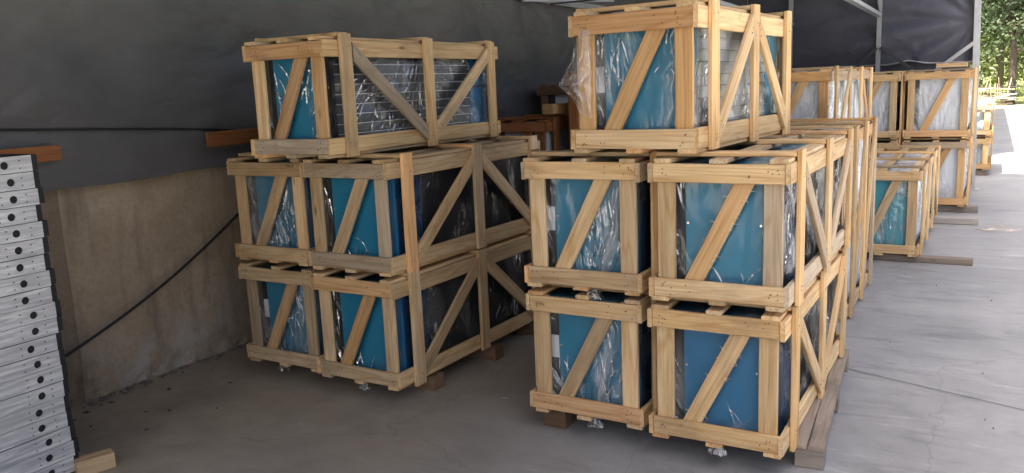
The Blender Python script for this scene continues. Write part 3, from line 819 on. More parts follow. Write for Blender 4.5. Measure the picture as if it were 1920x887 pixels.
def machine(cr_, label, group, kind, seed, film=None, end_mat=None, top_mat=None, amp=0.03, dx=0.0, paper=True, lowtuft=False, fold='bag', sfold='side', billow=False):
    W, L, H = cr_['_w'], cr_['_l'], cr_['_h']
    for k in ('_w', '_l', '_h'): pass
    rr = random.Random(seed)
    yaw = cr_.rotation_euler.z
    m = empty('condensing_unit', cr_.location + Vector((0, 0, 0.0225)), yaw)
    tag(m, label, 'machine', group)
    end_mat = end_mat or M_TEAL; top_mat = top_mat or end_mat; film = film or M_FILM
    x0, x1 = -W / 2 + 0.055, W / 2 - 0.028
    y0, y1 = -L / 2 + 0.105, L / 2 - 0.075
    z0, z1 = 0.006, H - 0.022
    # chassis, panels
    sm = {'coil': M_BLACK, 'blue': M_BLACK, 'louvre': M_GREY, 'pale': M_LOUV, 'white': M_PALE}[kind]
    c = MB().box(x0 + 0.01, x1 - 0.012, y0 + 0.012, y1 - 0.012, z0, z1 - 0.03).build('cabinet', sm, m)
    MB().box(x0, x1, y0, y1, z1 - 0.03, z1).build('top_cover', top_mat, m)
    MB().box(x0, x1, y0, y1, z0 - 0.005, z0 + 0.035).build('base_tray', M_NAVY if seed == 11 else end_mat if kind != 'pale' else M_LOUV, m)
    # end panel: folded sheet standing proud, leaving a dark service bay at its left
    ex0 = -W / 2 + 0.205 * W + dx; ex1 = W / 2 - 0.185 * W + dx * 0.4
    pm = MB()
    pm.box(ex0, ex1, y0 - 0.022, y0 + 0.012, z0 + 0.036, z1 - 0.036)
    bm = bmesh.new(); tmp = pydata('end_panel', pm.v, pm.f); bm.from_mesh(tmp)
    bmesh.ops.bevel(bm, geom=list(bm.edges), offset=0.004, segments=2, affect='EDGES'); bm.to_mesh(tmp); bm.free()
    ep = link('end_panel', tmp, m, end_mat)
    for sx in (ex0 + 0.012, ex1 - 0.012):
        for zz in ((z0 + z1) * 0.56, ):
            s_ = MB().disc((sx, y0 - 0.022, zz), (0, -1, 0), 0.0055, 10, 0.003).build('screw', M_SCREW, ep)
    MB().box(x0 + 0.004, ex0 - 0.006, y0 - 0.002, y0 + 0.02, z0 + 0.036, z1 - 0.036).build('service_bay', M_BLACK, m)
    if ex1 + 0.006 < x1 - 0.004:
        MB().box(ex1 + 0.004, x1 - 0.002, y0 - 0.004, y0 + 0.02, z0 + 0.036, z1 - 0.036).build('corner_post', M_BLUE if kind in ('coil', 'blue') else M_BLACK if kind == 'louvre' else end_mat, m)
    if seed == 2:
        MB().box(ex1 + 0.012, ex1 + 0.034, y0 - 0.010, y0 - 0.006, H * 0.50, H * 0.66).build('paper_label', M_PAPER, m)
    if paper:
        hh = H * 0.36
        MB().box(ex0 - 0.052, ex0 - 0.008, y0 - 0.010, y0 - 0.006, H * 0.42, H * 0.42 + hh * 0.55).build('paper_label', M_PAPER, m)
    # long side facing the yard
    if kind in ('coil', 'blue'):
        MB().box(x1 - 0.011, x1 - 0.003, y0 + 0.014, y0 + 0.25, z0 + 0.036, z1 - 0.031).build('side_panel', M_NAVY, m)
        fin = MB(); k = 0; yy = y0 + 0.262
        while yy < y1 - 0.05:
            fin.box(x1 - 0.012, x1 - 0.004, yy, yy + 0.0035, z0 + 0.04, z1 - 0.036); yy += 0.0075
        o = fin.build('cooling_fins', M_BLACK, m); o['kind'] = 'stuff'
    if kind == 'white':
        MB().box(x1 - 0.011, x1 - 0.003, y0 + 0.02, (y0 + y1) / 2 - 0.004, z0 + 0.036, z1 - 0.031).build('side_panel', M_PALE, m)
        MB().box(x1 - 0.011, x1 - 0.003, (y0 + y1) / 2 + 0.004, y1 - 0.02, z0 + 0.036, z1 - 0.031).build('side_panel', M_PALE, m)
    if kind in ('louvre', 'pale'):
        n = 9
        lm = sm
        for k in range(n):
            za = z0 + 0.04 + (z1 - z0 - 0.085) * k / n; zc = z0 + 0.04 + (z1 - z0 - 0.085) * (k + 1) / n
            mb = MB(); ya, yb = y0 + 0.02, y1 - 0.24
            mb.v = [(x1 - 0.011, ya, za), (x1 - 0.011, yb, za), (x1 - 0.002, yb, za + 0.004), (x1 - 0.002, ya, za + 0.004),
                    (x1 - 0.009, ya, zc - 0.006), (x1 - 0.009, yb, zc - 0.006)]
            mb.f = [(0, 1, 2, 3), (3, 2, 5, 4), (0, 3, 4), (1, 5, 2)]
            lv = mb.build('louvre', lm, m)
            MB().box(x1 - 0.006, x1 - 0.0012, ya, yb, zc - 0.0055, zc - 0.001).build('louvre_edge', M_LIP if kind == 'louvre' else M_LOUV, lv)
        MB().box(x1 - 0.011, x1 - 0.003, y1 - 0.235, y1 - 0.02, z0 + 0.036, z0 + (z1 - z0) * 0.56).build('side_panel', end_mat if kind != 'louvre' else M_BLUE, m)
        MB().box(x1 - 0.011, x1 - 0.003, y1 - 0.235, y1 - 0.02, z0 + (z1 - z0) * 0.585, z1 - 0.031).build('side_panel', end_mat if kind != 'louvre' else M_BLUE, m)
    wm = wrap_mesh(x0 - 0.010, x1 + 0.006, y0 - 0.034, y1 + 0.01, z0 + 0.005, z1 + 0.006, seed * 3.7, amp, fold, sfold, gain=(1.1 if sfold == 'fan' else 2.0) if film is M_FILMD else 0.3 if film is M_FILMW else 0.62)
    link('plastic_wrap', wm, m, film)
    if billow: flap(m, W, L, 0.14, 0.53, M_FILM)
    if lowtuft:
        tuft('wrap_tail', m, (W * lowtuft, -L / 2 + 0.04, -0.010), 0.042, seed, M_FILM)
    return m

Gn = 'crates stacked two and three high in front'
Gb = 'crates stacked further back in the shelter'
Gm = 'film wrapped machines inside the crates'
ZR, ZL, PT = 0.137, 0.119, 0.668
def put(label, ulabel, ckw, ukw, group=Gn):
    c = crate(label, group, **ckw)
    u = machine(c, ulabel, Gm, **ukw)
    for k in ('_w', '_l', '_h'): del c[k]
    return c, u

# right cluster
put('bottom crate of the front right stack, standing on a projecting plank pallet', 'bright blue machine in the bottom crate above the plank pallet',
    dict(x=-1.300, y=3.443, zrail=ZR, yaw=0, W=0.572, L=1.653, bays=(-1, 1), frontc='yellow', sidec='yellow', seed=1, splinter=True),
    dict(kind='blue', seed=1, end_mat=M_BLUE, dx=0.005, paper=False, amp=0.03, fold='edges', lowtuft=0.02))
put('second tier crate of the front right stack, with a splintered front diagonal', 'blue machine in the second tier crate with the splintered diagonal',
    dict(x=-1.288, y=3.439, zrail=ZR + PT, yaw=0, W=0.572, L=1.653, bays=(-1, 1), frontc='dull', sidec='yellow', diagc='dull', seed=2, splinter=True),
    dict(kind='blue', seed=2, dx=0.005, paper=False, amp=0.03, fold='edges'))
put('bottom crate left of the plank pallet stack, right beside the dark gap', 'teal machine in the bottom crate bordering the dark gap',
    dict(x=-1.975, y=3.500, zrail=ZR - 0.006, yaw=0, W=0.581, L=1.653, bays=(-1, 1), seed=3),
    dict(kind='coil', seed=3, film=M_FILM, amp=0.03, lowtuft=0.08))
put('second tier crate carrying the left half of the tallest right crate', 'teal machine in the second tier crate under the tallest crate',
    dict(x=-1.972, y=3.497, zrail=ZR - 0.006 + PT, yaw=0, W=0.581, L=1.653, bays=(-1, 1), seed=4),
    dict(kind='coil', seed=4, film=M_FILM, amp=0.03, lowtuft=0.09))
put('topmost crate of the right cluster, straddling the two stacks below it', 'teal machine with billowing film in the topmost right crate',
    dict(x=-1.679, y=3.472, zrail=ZR + 2 * PT - 0.002, yaw=-0.051, W=0.577, L=1.47, H=0.598, bays=(1, -1), frontc='orange', sidec='yellow', diagc='orange', rail=0.086, seed=5),
    dict(kind='pale', seed=5, top_mat=M_GREEN, amp=0.03, film=M_FILM, fold='right', billow=True))
# left cluster
put('bottom crate of the left cluster, nearer the gap, on timber blocks', 'dark teal machine in the bottom left cluster crate nearer the gap',
    dict(x=-3.419, y=3.470, zrail=ZL, yaw=-0.02, W=0.590, L=1.689, bays=(1, -1), seed=6),
    dict(kind='blue', seed=6, paper=False, amp=0.03, film=M_FILMD, fold='edges', lowtuft=0.02))
put('second tier crate of the left cluster, on the side of the dark gap', 'teal machine in the second tier left crate by the gap',
    dict(x=-3.414, y=3.469, zrail=ZL + PT, yaw=-0.02, W=0.590, L=1.689, bays=(1, -1), frontc='dull', seed=7),
    dict(kind='blue', seed=7, paper=False, amp=0.03, film=M_FILMD, fold='edges'))
put('bottom crate of the left cluster, nearest the brown wall', 'teal machine in the bottom crate nearest the brown wall',
    dict(x=-4.086, y=3.520, zrail=ZL, yaw=-0.02, W=0.604, L=1.689, bays=(1, -1), seed=8),
    dict(kind='coil', seed=8, amp=0.03, lowtuft=-0.06))
put('second tier crate of the left cluster, nearest the brown wall', 'teal machine in the second tier crate nearest the brown wall',
    dict(x=-4.090, y=3.515, zrail=ZL + PT, yaw=-0.02, W=0.604, L=1.689, bays=(1, -1), seed=9),
    dict(kind='coil', seed=9, amp=0.03, paper=False))
put('topmost crate of the left cluster, its long slatted side showing a dark grille', 'teal machine with dark louvred grille in the topmost left crate',
    dict(x=-3.584, y=3.273, zrail=ZL + 2 * PT, yaw=0.015, W=0.541, L=1.80, H=0.598, bays=(-1, 1), frontc='orange', sidec='yellow', diagc='pine', seed=10),  # sides tinted lighter yellow in place of stronger side light
    dict(kind='louvre', seed=10, top_mat=M_GREEN, paper=False, amp=0.03, film=M_FILMD, fold='right', sfold='fan'))
# behind the right cluster
put('tall pale crate with a middle rail, just behind the front right stack', 'tall white wrapped machine behind the front right stack',
    dict(x=-1.854, y=6.10, zrail=0.024, yaw=0, W=1.0, L=1.36, H=1.336, bays=(1, 1), mid_rail=True, sidec='yellow', seed=11, slats=4),
    dict(kind='white', seed=11, film=M_FILMW, end_mat=M_PALE, paper=False, fold='soft'), Gb)
for t, (la, lu) in enumerate((('long lower crate hidden behind the tall crate with the middle rail', 'pale machine in the lower crate behind the tall one'),
                              ('long upper crate seen over the tall crate, left of the dark post gap', 'pale wrapped machine in the long upper crate'))):
    put(la, lu, dict(x=-1.985, y=7.58, zrail=0.122 + 0.868 * t, yaw=0.0, W=0.76, L=2.65, H=0.802, bays=(1, 0, -1), frontc='orange', sidec='yellow', seed=12 + t),
        dict(kind='white', seed=12 + t, film=M_FILMW, end_mat=M_PALE, paper=False, fold='soft'), Gb)
put('single tier crate with a bright turquoise machine, low at right', 'bright turquoise machine in the single tier crate at right',
    dict(x=-1.164, y=8.30, zrail=0.082, yaw=0, W=0.62, L=2.6, H=0.775, bays=(1, 0, -1), sidec='yellow', seed=14),
    dict(kind='white', seed=14, film=M_FILM, end_mat=M_GREEN, top_mat=M_PALE, paper=False, amp=0.03), Gb)
for t in range(2):
    put(('lower' if t == 0 else 'upper') + ' crate of the far stack left of the tarpaulin edge post gap', 'pale machine in the ' + ('lower' if t == 0 else 'upper') + ' crate left of the narrow dark slot',
        dict(x=-1.775, y=11.42, zrail=0.102 + 0.85 * t, yaw=0.0, W=0.74, L=2.1, H=0.784, bays=(1, -1), seed=16 + t),
        dict(kind='white', seed=16 + t, film=M_FILMW, end_mat=M_PALE, paper=False, fold='soft'), Gb)
    put(('lower' if t == 0 else 'upper') + ' crate of the far stack next to the steel end post', 'pale machine in the ' + ('lower' if t == 0 else 'upper') + ' crate beside the steel end post',
        dict(x=-0.945, y=11.5, zrail=0.102 + 0.85 * t, yaw=0.0, W=0.70, L=2.1, H=0.784, bays=(1, -1), frontc='orange', diagc='orange', seed=18 + t),
        dict(kind='white', seed=18 + t, film=M_FILMW, end_mat=M_PALE, paper=False, fold='soft'), Gb)
    put(('lower' if t == 0 else 'upper') + ' of the two small crates past the end post, beside the sunny yard', 'turquoise machine in the ' + ('lower' if t == 0 else 'upper') + ' small crate past the end post',
        dict(x=-0.56, y=15.7, zrail=0.122 + 0.56 * t, yaw=0.0, W=0.55, L=1.6, H=0.494, bays=(1, -1), frontc='yellow', sidec='yellow', seed=20 + t, nails=False),
        dict(kind='white', seed=20 + t, film=M_FILMW, end_mat=M_PTURQ, paper=False), Gb)
    put(('lower' if t == 0 else 'upper') + ' reddish brown crate in the gap between the two clusters', 'grey machine in the ' + ('lower' if t == 0 else 'upper') + ' reddish brown crate in the gap',
        dict(x=-3.93, y=6.35, zrail=0.192 + 0.668 * t, yaw=0.02, W=0.56, L=1.5, bays=(1, -1), base='brown', seed=22 + t, nails=False),
        dict(kind='white', seed=22 + t, film=M_FILMW, end_mat=M_PALE, paper=False, fold='soft'), Gb)
    put(('lower' if t == 0 else 'upper') + ' weathered dull crate at the very back of the gap', 'grey machine in the ' + ('lower' if t == 0 else 'upper') + ' weathered crate at the back',
        dict(x=-4.37, y=8.15, zrail=0.122 + 0.85 * t, yaw=0.0, W=0.76, L=2.0, H=0.784, bays=(1, -1), base='sooty', seed=24 + t, nails=False),
        dict(kind='white', seed=24 + t, film=M_FILMW, end_mat=M_PALE, paper=False, fold='soft'), Gb)
    put(('lower' if t == 0 else 'upper') + ' dark brown crate behind the left edge of the right cluster', 'grey machine in the ' + ('lower' if t == 0 else 'upper') + ' dark brown crate',
        dict(x=-3.168, y=6.40, zrail=0.142 + 0.885 * t, yaw=0.0, W=0.72, L=1.6, H=0.819, bays=(1, -1), base='brown', seed=26 + t, nails=False),
        dict(kind='white', seed=26 + t, film=M_FILMW, end_mat=M_PALE, paper=False, fold='soft'), Gb)

# ------------------------------------------------------------------ timbers, pallet, loose wood
def timber(name, label, cat, c, l, w, t, yaw, tint, group=None, tilt=0):
    o = board(None, name, c, (math.cos(yaw), math.sin(yaw), tilt), (-math.sin(yaw), math.cos(yaw), 0), l, w, t, tint)
    tag(o, label, cat, group)
    return o
# plank pallet under the front right stack: top boards on thick bearers
pal = empty('pallet', (-0.98, 4.37, 0), 0.07)
tag(pal, 'weathered plank pallet under the front right stack, sticking out into the yard', 'pallet')
for i, (x, w_, ln, yc) in enumerate(((-0.34, 0.10, 1.50, 0.02), (-0.17, 0.10, 1.52, 0.01), (0.02, 0.12, 1.5, 0.02), (0.150, 0.10, 1.48, 0.03), (0.245, 0.070, 1.50, 0.0), (0.323, 0.070, 1.49, -0.005))):
    board(pal, 'deck_plank', (x + 0.0, yc, 0.1035), (0, 1, 0), (1, 0, 0), ln, w_, 0.020, 'old')
for (x, y, l) in ((0.293, -0.690, 0.125), (0.293, 0.02, 0.125), (0.293, 0.69, 0.125), (-0.10, -0.30, 0.62), (-0.10, 0.40, 0.62)):
    board(pal, 'block', (x, y, 0.047), (1, 0, 0), (0, 1, 0), l, 0.10, 0.092, 'old')
gbk = 'timber blocks under the crates'
for i, (x, y, l, yaw, lab) in enumerate(((-3.1, 3.80, 0.62, 0, 'squared timber under the near end of the left cluster crate by the gap'), (-3.1, 4.42, 0.72, 0, 'round edged timber under the middle of the left cluster crate by the gap'),
                                         (-3.8, 3.85, 0.6, 0, 'timber under the near end of the crate nearest the brown wall'), (-3.8, 4.9, 0.6, 0, 'timber under the far end of the crate nearest the brown wall'), (-3.1, 5.02, 0.62, 0, 'timber under the far end of the left cluster crate by the gap'))):
    timber('timber_block', lab, 'timber', (x, y, 0.046), l, 0.10, 0.09, yaw, 'sooty', gbk)
timber('timber_block', 'dark timber under the front left corner of the right cluster', 'timber', (-1.90, 3.625, 0.052), 0.13, 0.09, 0.102, 0, 'sooty', gbk)
timber('timber_block', 'timber under the far end of the second right cluster stack', 'timber', (-1.68, 4.95, 0.052), 0.55, 0.09, 0.102, 0, 'old', gbk)
timber('timber_plank', 'long grey plank lying in front of the turquoise machine crate', 'plank', (-0.50, 8.405, 0.030), 0.84, 0.10, 0.056, -0.02, 'dark', 'planks on the yard floor')
timber('timber_plank', 'plank under the far end of the turquoise machine crate', 'plank', (-0.85, 10.5, 0.030), 0.5, 0.10, 0.058, 0.0, 'grey', 'planks on the yard floor')
timber('timber_plank', 'short grey plank poking out below the far stack by the post', 'plank', (-0.40, 10.68, 0.040), 0.66, 0.12, 0.07, 0.0, 'grey', 'planks on the yard floor')
timber('timber_plank', 'dark plank under the front of the far stack by the post', 'plank', (-0.52, 11.62, 0.040), 0.86, 0.12, 0.078, 0.0, 'dark', 'planks on the yard floor')
timber('timber_plank', 'plank under the back of the far stack by the post', 'plank', (-0.60, 13.3, 0.040), 0.7, 0.12, 0.078, 0.0, 'dark', 'planks on the yard floor')
for i, (x, y, l, t_) in enumerate(((-1.4, 11.6, .7, .078), (-1.4, 13.2, .7, .078), (-1.6, 7.8, .7, .098), (-1.6, 9.9, .7, .098), (-.28, 15.85, .5, .098), (-.28, 17.1, .5, .098), (-3.65, 6.6, .5, .168), (-3.65, 7.6, .5, .168), (-4.0, 8.4, .7, .098), (-4.0, 9.9, .7, .098), (-2.78, 6.6, .6, .118), (-2.78, 7.8, .6, .118))):
    names = ('front bearer under the far pale stack', 'rear bearer under the far pale stack', 'front bearer under the long pale crates', 'rear bearer under the long pale crates', 'front bearer under the small crates past the post', 'rear bearer under the small crates past the post', 'front bearer under the reddish brown crates', 'rear bearer under the reddish brown crates', 'front bearer under the weathered dull crates', 'rear bearer under the weathered dull crates', 'front bearer under the dark brown crates', 'rear bearer under the dark brown crates')
    timber('timber_block', names[i], 'timber', (x, y, t_ / 2), l, 0.10, t_ - 0.001, 0, 'old', gbk)
timber('timber_offcut', 'short orange timber end lying on top of the reddish brown crates', 'timber', (-3.34, 6.55, 1.573), 0.10, 0.35, 0.085, 0.0, 'orange')
timber('timber_plank', 'brown board on edge against the tarpaulin behind the left cluster', 'plank', (-4.43, 4.30, 1.516), 1.30, 0.10, 0.022, math.pi / 2 - 0.0, 'brown').rotation_euler.rotate_axis('X', math.radians(88))
timber('timber_plank', 'brown board behind the top of the stacked panels', 'plank', (-4.47, 2.08, 1.517), 1.20, 0.085, 0.022, math.pi / 2, 'brown').rotation_euler.rotate_axis('X', math.radians(88))
timber('timber_offcut', 'pale timber block on the floor beside the stacked panels', 'timber', (-3.715, 2.185, 0.041), 0.17, 0.075, 0.08, 1.25, 'pine')
timber('timber_offcut', 'flat timber bundle on top of the far stack beside the end post', 'timber', (-0.46, 11.75, 1.822), 0.34, 0.25, 0.05, 0.0, 'pine')

# splinters and dry leaves on the floor
def debris(name, label, n, area, col, ln, wd, seed):
    rr = random.Random(seed); m = MB()
    for i in range(n):
        x, y = area(rr); a = rr.uniform(0, math.pi); l = ln * rr.uniform(0.3, 1.4); w_ = wd * rr.uniform(0.6, 1.4)
        dx, dy = math.cos(a) * l, math.sin(a) * l; nx, ny = -math.sin(a) * w_, math.cos(a) * w_; h = rr.uniform(0.002, 0.010)
        n0 = len(m.v)
        m.v += [(x - dx, y - dy, 0.001), (x + nx, y + ny, h), (x + dx, y + dy, 0.003), (x - nx, y - ny, 0.001), (x, y, h + 0.004)]
        m.f += [(n0, n0 + 3, n0 + 4), (n0 + 3, n0 + 2, n0 + 4), (n0 + 2, n0 + 1, n0 + 4), (n0 + 1, n0, n0 + 4)]
    o = m.build(name, simple(name, col, 0.8, var=0.35, scale=15))
    tag(o, label, 'debris', kind='stuff')
debris('wood_splinters', 'pale wood splinters scattered over the floor', 26, lambda r: (r.uniform(-4.3, 0.4), r.uniform(2.2, 5)), (0.42, 0.35, 0.26), 0.022, 0.0014, 3)
debris('dry_leaves', 'dark dry leaves and dirt bits near the wall', 14, lambda r: (-4.6 + abs(r.gauss(0, 0.5)), 2.3 + abs(r.gauss(0, 0.8))), (0.05, 0.042, 0.03), 0.022, 0.007, 4)
debris('wood_scraps', 'split wood scraps on the yard floor right of the far stack', 9, lambda r: (0.10 + r.gauss(0, 0.09), 10.4 + r.gauss(0, 0.10)), (0.50, 0.42, 0.36), 0.13, 0.012, 5)
debris('yard_specks', 'small specks of grit and bark on the grey floor', 34, lambda r: (r.uniform(-1.5, 1.0), r.uniform(2.6, 9)), (0.12, 0.115, 0.11), 0.006, 0.0025, 6)

# black cable sloping down in front of the wall
cb = MB().tube([(-4.56 + 0.0 * t, 2.35 + 1.95 * t, 0.27 + 0.92 * t - 0.10 * math.sin(math.pi * t)) for t in [k / 30 for k in range(31)]], 0.0095, 8).build('cable', M_RUBBER, None, True)
tag(cb, 'black cable sloping up in front of the brown wall', 'cable')

# ------------------------------------------------------------------ stack of film wrapped metal panels at the left edge
def panel_material():
    m, nt, b, out = newmat('film_wrapped_panel')
    L = nt.links.new
    tc = N(nt, 'TexCoord'); oi = N(nt, 'ObjectInfo')
    off = N(nt, 'VectorMath', operation='SCALE'); off.inputs[0].default_value = (0, 7.0, 13.0); L(oi.outputs['Random'], off.inputs['Scale'])
    add = N(nt, 'VectorMath', operation='ADD'); L(tc.outputs['Object'], add.inputs[0]); L(off.outputs[0], add.inputs[1])
    mp = N(nt, 'Mapping'); mp.inputs['Scale'].default_value = (1, 2.2, 34); mp.inputs['Rotation'].default_value = (0.22, 0, 0); L(add.outputs[0], mp.inputs[0])
    n = N(nt, 'TexNoise', i_Scale=1.4, i_Detail=6.0, i_Roughness=0.65, i_Distortion=0.7); L(mp.outputs[0], n.inputs['Vector'])
    L(ramp(nt, n.outputs['Fac'], [(0.30, (0.33, 0.33, 0.34)), (0.48, (0.46, 0.46, 0.46)), (0.62, (0.68, 0.675, 0.66))]), b.inputs['Base Color'])
    b.inputs['Roughness'].default_value = 0.3
    b.inputs['Metallic'].default_value = 0.1
    b.inputs['Coat Weight'].default_value = 0.5
    b.inputs['Coat Roughness'].default_value = 0.12
    bump(nt, b, n.outputs['Fac'], 0.6, 0.008)
    return m
M_PANEL = panel_material()
ORD = ['topmost', 'second', 'third', 'fourth', 'fifth', 'sixth', 'seventh', 'eighth', 'ninth', 'tenth', 'eleventh', 'twelfth', 'thirteenth', 'fourteenth', 'fifteenth', 'sixteenth', 'seventeenth', 'eighteenth', 'nineteenth', 'twentieth']
PH = 0.0765
def plate_mesh(w_, h, hole_y, hole_r, seg=20):
    """front plate in the yz plane with a round hole"""
    v = [(0, -w_, 0), (0, 0, 0), (0, 0, h), (0, -w_, h)]
    ring = [(0, hole_y + hole_r * math.cos(2 * math.pi * k / seg), h * 0.48 + hole_r * math.sin(2 * math.pi * k / seg)) for k in range(seg)]
    bm = bmesh.new()
    ov = [bm.verts.new(p) for p in v]; rv = [bm.verts.new(p) for p in ring]
    es = [bm.edges.new((ov[i], ov[(i + 1) % 4])) for i in range(4)] + [bm.edges.new((rv[i], rv[(i + 1) % seg])) for i in range(seg)]
    bmesh.ops.triangle_fill(bm, edges=es, use_beauty=True)
    # drop the triangles inside the hole
    for f in list(bm.faces):
        c = f.calc_center_median()
        if math.hypot(c.y - hole_y, c.z - h * 0.48) < hole_r * 0.98 and all(math.hypot(q.co.y - hole_y, q.co.z - h * 0.48) < hole_r * 1.02 for q in f.verts): bm.faces.remove(f)
    ext = bmesh.ops.extrude_face_region(bm, geom=list(bm.faces))
    bmesh.ops.translate(bm, vec=(-0.006, 0, 0), verts=[q for q in ext['geom'] if isinstance(q, bmesh.types.BMVert)])
    bmesh.ops.recalc_face_normals(bm, faces=list(bm.faces))
    m = bpy.data.meshes.new('front_plate'); bm.to_mesh(m); bm.free()
    m.materials.append(M_PANEL)
    return m
PLATES = [plate_mesh(1.25, PH - 0.003, q, 0.0175) for q in (-0.104, -0.112, -0.121)]
BODY = pydata('insulated_core', *(lambda b: (b.v, b.f))(MB().box(-0.66, -0.012, -1.25, 0.032, 0.002, PH - 0.002))); BODY.materials.append(M_FOAM)
NP = 20
SP = MB()
for (sy, sz) in ((-0.055, 0.018), (-0.055, 0.052), (-0.165, 0.018), (-0.165, 0.052)):
    SP.disc((0, sy, sz), (1, 0, 0), 0.0035, 6)
SPM = pydata('rivet', SP.v, SP.f); SPM.materials.append(M_NAIL)
for k in range(NP):
    zb = 1.560 - (k + 1) * PH
    if zb < 0.02: break
    e = empty('wrapped_panel', (-3.75 + R.uniform(-.006, .006), 2.112 + R.uniform(-.012, .012), zb), R.uniform(-.006, .006))
    tag(e, ORD[k] + ' white film wrapped metal panel counted from the top of the left stack', 'panel', 'film wrapped panels stacked at the left edge')
    link('front_plate', R.choice(PLATES), e); link('insulated_core', BODY, e)
    rv = link('rivets', SPM, e); rv['kind'] = 'stuff'
for i, y in enumerate((1.1, 1.95)):
    timber('timber_block', ('near' if i == 0 else 'far') + ' bearer under the stacked film wrapped panels', 'timber', (-4.08, y, 0.0148), 0.5, 0.09, 0.029, 0, 'dull', gbk)

# ------------------------------------------------------------------ beyond the yard: fence, scrap wood, trees
def leaf_material(name, c1, c2):
    m, nt, b, out = newmat(name)
    L = nt.links.new
    tc = N(nt, 'TexCoord'); n = N(nt, 'TexNoise', i_Scale=1.1, i_Detail=4.0); L(tc.outputs['Object'], n.inputs['Vector'])
    c = ramp(nt, n.outputs['Fac'], [(0.35, c1), (0.65, c2)])
    L(c, b.inputs['Base Color']); b.inputs['Roughness'].default_value = 0.55
    tl = N(nt, 'BsdfTranslucent'); L(mix(nt, 1.0, c, (1.25, 1.2, 0.8), 'MULTIPLY'), tl.inputs['Color'])
    ms = N(nt, 'MixShader', i_0=0.4); L(b.outputs[0], ms.inputs[1]); L(tl.outputs[0], ms.inputs[2]); L(ms.outputs[0], out.inputs['Surface'])
    return m
M_LEAF = [leaf_material('leaf_green', (0.040, 0.072, 0.034), (0.080, 0.118, 0.058)), leaf_material('leaf_yellow_green', (0.08, 0.11, 0.040), (0.14, 0.165, 0.07)), leaf_material('leaf_dark', (0.022, 0.055, 0.020), (0.05, 0.09, 0.035))]
M_BARK = simple('bark', (0.07, 0.055, 0.042), 0.9, var=0.35, scale=14, bmp=0.8, bscale=30)

def leaves(rng, centres, n, spread, size):
    idx = rng.integers(0, len(centres), n); c = np.array(centres)[idx]
    d = rng.normal(size=(n, 3)); d /= np.linalg.norm(d, axis=1)[:, None]
    c = c + d * (rng.random((n, 1)) ** 0.5) * np.array(spread)
    a = rng.normal(size=(n, 3)); a /= np.linalg.norm(a, axis=1)[:, None]
    b = np.cross(a, rng.normal(size=(n, 3))); b /= np.linalg.norm(b, axis=1)[:, None]
    s = size * (0.6 + 0.8 * rng.random((n, 1)))
    v = np.stack([c - a * s, c + b * s * 0.45, c + a * s, c - b * s * 0.45], 1).reshape(-1, 3)
    f = np.arange(n * 4).reshape(-1, 4)
    return v, f

def fast_mesh(name, v, f):
    m = bpy.data.meshes.new(name)
    m.vertices.add(len(v)); m.vertices.foreach_set('co', v.astype(np.float32).ravel())
    m.loops.add(f.size); m.loops.foreach_set('vertex_index', f.astype(np.int32).ravel())
    m.polygons.add(len(f)); m.polygons.foreach_set('loop_start', np.arange(0, f.size, f.shape[1], dtype=np.int32))
    m.update(calc_edges=True)
    return m

def tree(name, label, x, y, h, rad, trunk_r, nleaf, seed, mat, low=0.3, size=0.10, fork=None, lean=0.0):
    rr = random.Random(seed); rng = np.random.default_rng(seed)
    e = empty(name, (x, y, -0.03)); tag(e, label, 'tree', 'trees beyond the yard')
    m = MB(); ft = fork or h * 0.38
    m.tube([(lean * z + 0.05 * math.sin(z), 0.04 * math.cos(z * 1.3), z) for z in [ft * k / 8 for k in range(9)]], [trunk_r * (1.25 if k == 0 else 1 - 0.045 * k) for k in range(9)], 12)
    tips = []
    top = Vector((lean * ft + 0.05 * math.sin(ft), 0.04 * math.cos(ft * 1.3), ft))
    nb = 9
    for k in range(nb):
        t = k / nb; a = k * 2.4 + rr.uniform(-.3, .3)
        st = top * (low * 1.6 + (1 - low * 1.6) * rr.uniform(0.5, 1.0)) if k > 2 else top
        el = rr.uniform(0.5, 1.25) if k > 2 else rr.uniform(1.0, 1.35)
        ln = rad * rr.uniform(0.8, 1.1) if k > 2 else h * 0.5
        p = Vector(st); pts = [p.copy()]
        d = Vector((math.cos(a) * math.cos(el), math.sin(a) * math.cos(el), math.sin(el)))
        for s in range(6):
            d = (d + Vector((rr.uniform(-.22, .22), rr.uniform(-.22, .22), rr.uniform(-.12, .16)))).normalized()
            p = p + d * ln / 6; pts.append(p.copy())
            if s >= 1:
                tips.append(tuple(p))
                for _ in range(3):
                    d2 = Vector((rr.uniform(-1, 1), rr.uniform(-1, 1), rr.uniform(-.5, .8))).normalized(); q = p + d2 * rad * rr.uniform(.2, .45)
                    m.tube([p, (p + q) / 2 + Vector((0, 0, .05)), q], [trunk_r * .14, trunk_r * .08, trunk_r * .03], 5, False)
                    tips.append(tuple(q))
        m.tube(pts, [trunk_r * 0.55 * (1 - 0.13 * s) for s in range(7)], 7, False)
    for _ in range(int(14 * low < 6) * 10):      # hanging lower sprays
        a = rr.uniform(0, 6.28); r_ = rad * rr.uniform(.3, .9)
        tips.append((math.cos(a) * r_, math.sin(a) * r_, h * rr.uniform(low, 0.5)))
    m.build('trunk', M_BARK, e, True)
    v, f = leaves(rng, tips, nleaf, (rad * .26, rad * .26, rad * .20), size)
    o = link('crown', fast_mesh('crown', v, f), e, mat); 
    return e
tree('broadleaf_tree', 'tall dark trunked tree right of the far end post', 0.72, 47.6, 9.5, 3.6, 0.20, 9500, 5, M_LEAF[0], low=0.22, size=0.10, fork=3.4)
tree('broadleaf_tree', 'leafy tree just behind the far end post', -2.2, 50.0, 8.5, 3.2, 0.18, 8500, 8, M_LEAF[0], low=0.16, size=0.10, fork=2.8)
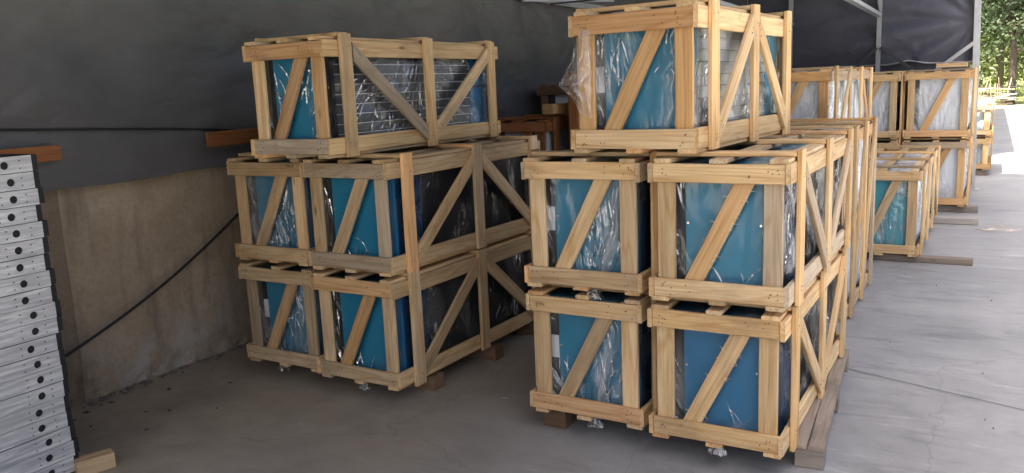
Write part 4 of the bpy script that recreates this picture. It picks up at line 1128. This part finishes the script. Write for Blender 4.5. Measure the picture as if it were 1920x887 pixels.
tree('broadleaf_tree', 'tree with an arching limb at the right edge', 3.4, 49.0, 9.0, 3.4, 0.18, 8000, 13, M_LEAF[0], low=0.2, size=0.10, fork=3.0, lean=-0.25)
tree('broadleaf_tree', 'sunlit yellow green tree behind the tall trunk', 0.3, 62.0, 11.0, 4.2, 0.2, 12000, 21, M_LEAF[1], low=0.15, size=0.14)
tree('broadleaf_tree', 'pale tree standing far back between the trunks', 4.4, 66.0, 11.0, 4.5, 0.22, 9000, 22, M_LEAF[1], low=0.15, size=0.15)
tree('broadleaf_tree', 'dark tree far back behind the end post', -5.5, 64.0, 11.0, 4.5, 0.22, 9000, 23, M_LEAF[2], low=0.15, size=0.15)
rng = np.random.default_rng(3)
cs = [(x, 92 + rng.normal() * 4, 0.5 + abs(rng.normal()) * 5.5) for x in np.linspace(-45, 60, 420)]
v, f = leaves(rng, cs, 26000, (2.2, 2.2, 1.8), 0.34)
o = link('far_woods', fast_mesh('far_woods', v, f), None, M_LEAF[1]); tag(o, 'distant green woods closing the view', 'woods', kind='stuff')
cs = [(-6 + rng.random() * 16, 53 + rng.random() * 4, 0.2 + rng.random() * 0.5) for _ in range(90)]
v, f = leaves(rng, cs, 7000, (0.6, 0.6, 0.4), 0.09)
o = link('low_shrubs', fast_mesh('low_shrubs', v, f), None, M_LEAF[1]); tag(o, 'low sunlit undergrowth behind the fence', 'shrubs', kind='stuff')

fe = empty('picket_fence', (2, 47, 0)); tag(fe, 'thin dark metal fence along the far edge of the yard', 'fence')
for k in range(44):
    MB().box(-7 + k * .3 - .014, -7 + k * .3 + .014, -.014, .014, -0.03, 0.98).build('picket', M_DSTEEL, fe) if k == 0 else None
pk = [o_ for o_ in fe.children][0]
for k in range(1, 44):
    q = pk.copy(); COL.objects.link(q); q.parent = fe; q.location = (k * .3, 0, 0)
for z in (0.25, 0.86):
    MB().box(-7.1, 6.1, -.035, -.016, z - .02, z + .02).build('rail', M_DSTEEL, fe)
hp = empty('scrap_wood_pile', (-0.1, 45.4, 0)); tag(hp, 'pile of pale broken pallets and sticks in front of the fence', 'wood pile')
rr = random.Random(5)
for k in range(34):
    a = rr.uniform(-.12, .12) if rr.random() < .6 else rr.uniform(1.3, 1.8)
    l = rr.uniform(.5, 1.2); zc = 0.10 + rr.random() * 0.75
    zc = max(zc, abs(math.sin(a)) * l / 2 + 0.02)
    board(hp, 'stick', (rr.uniform(-.85, .75), rr.uniform(-.4, .4), zc), (math.cos(a), rr.uniform(-.3, .3), math.sin(a)), (0, 1, 0.3), l, rr.uniform(.04, .10), .03, rr.choice(('pine', 'dull', 'grey', 'pink')))
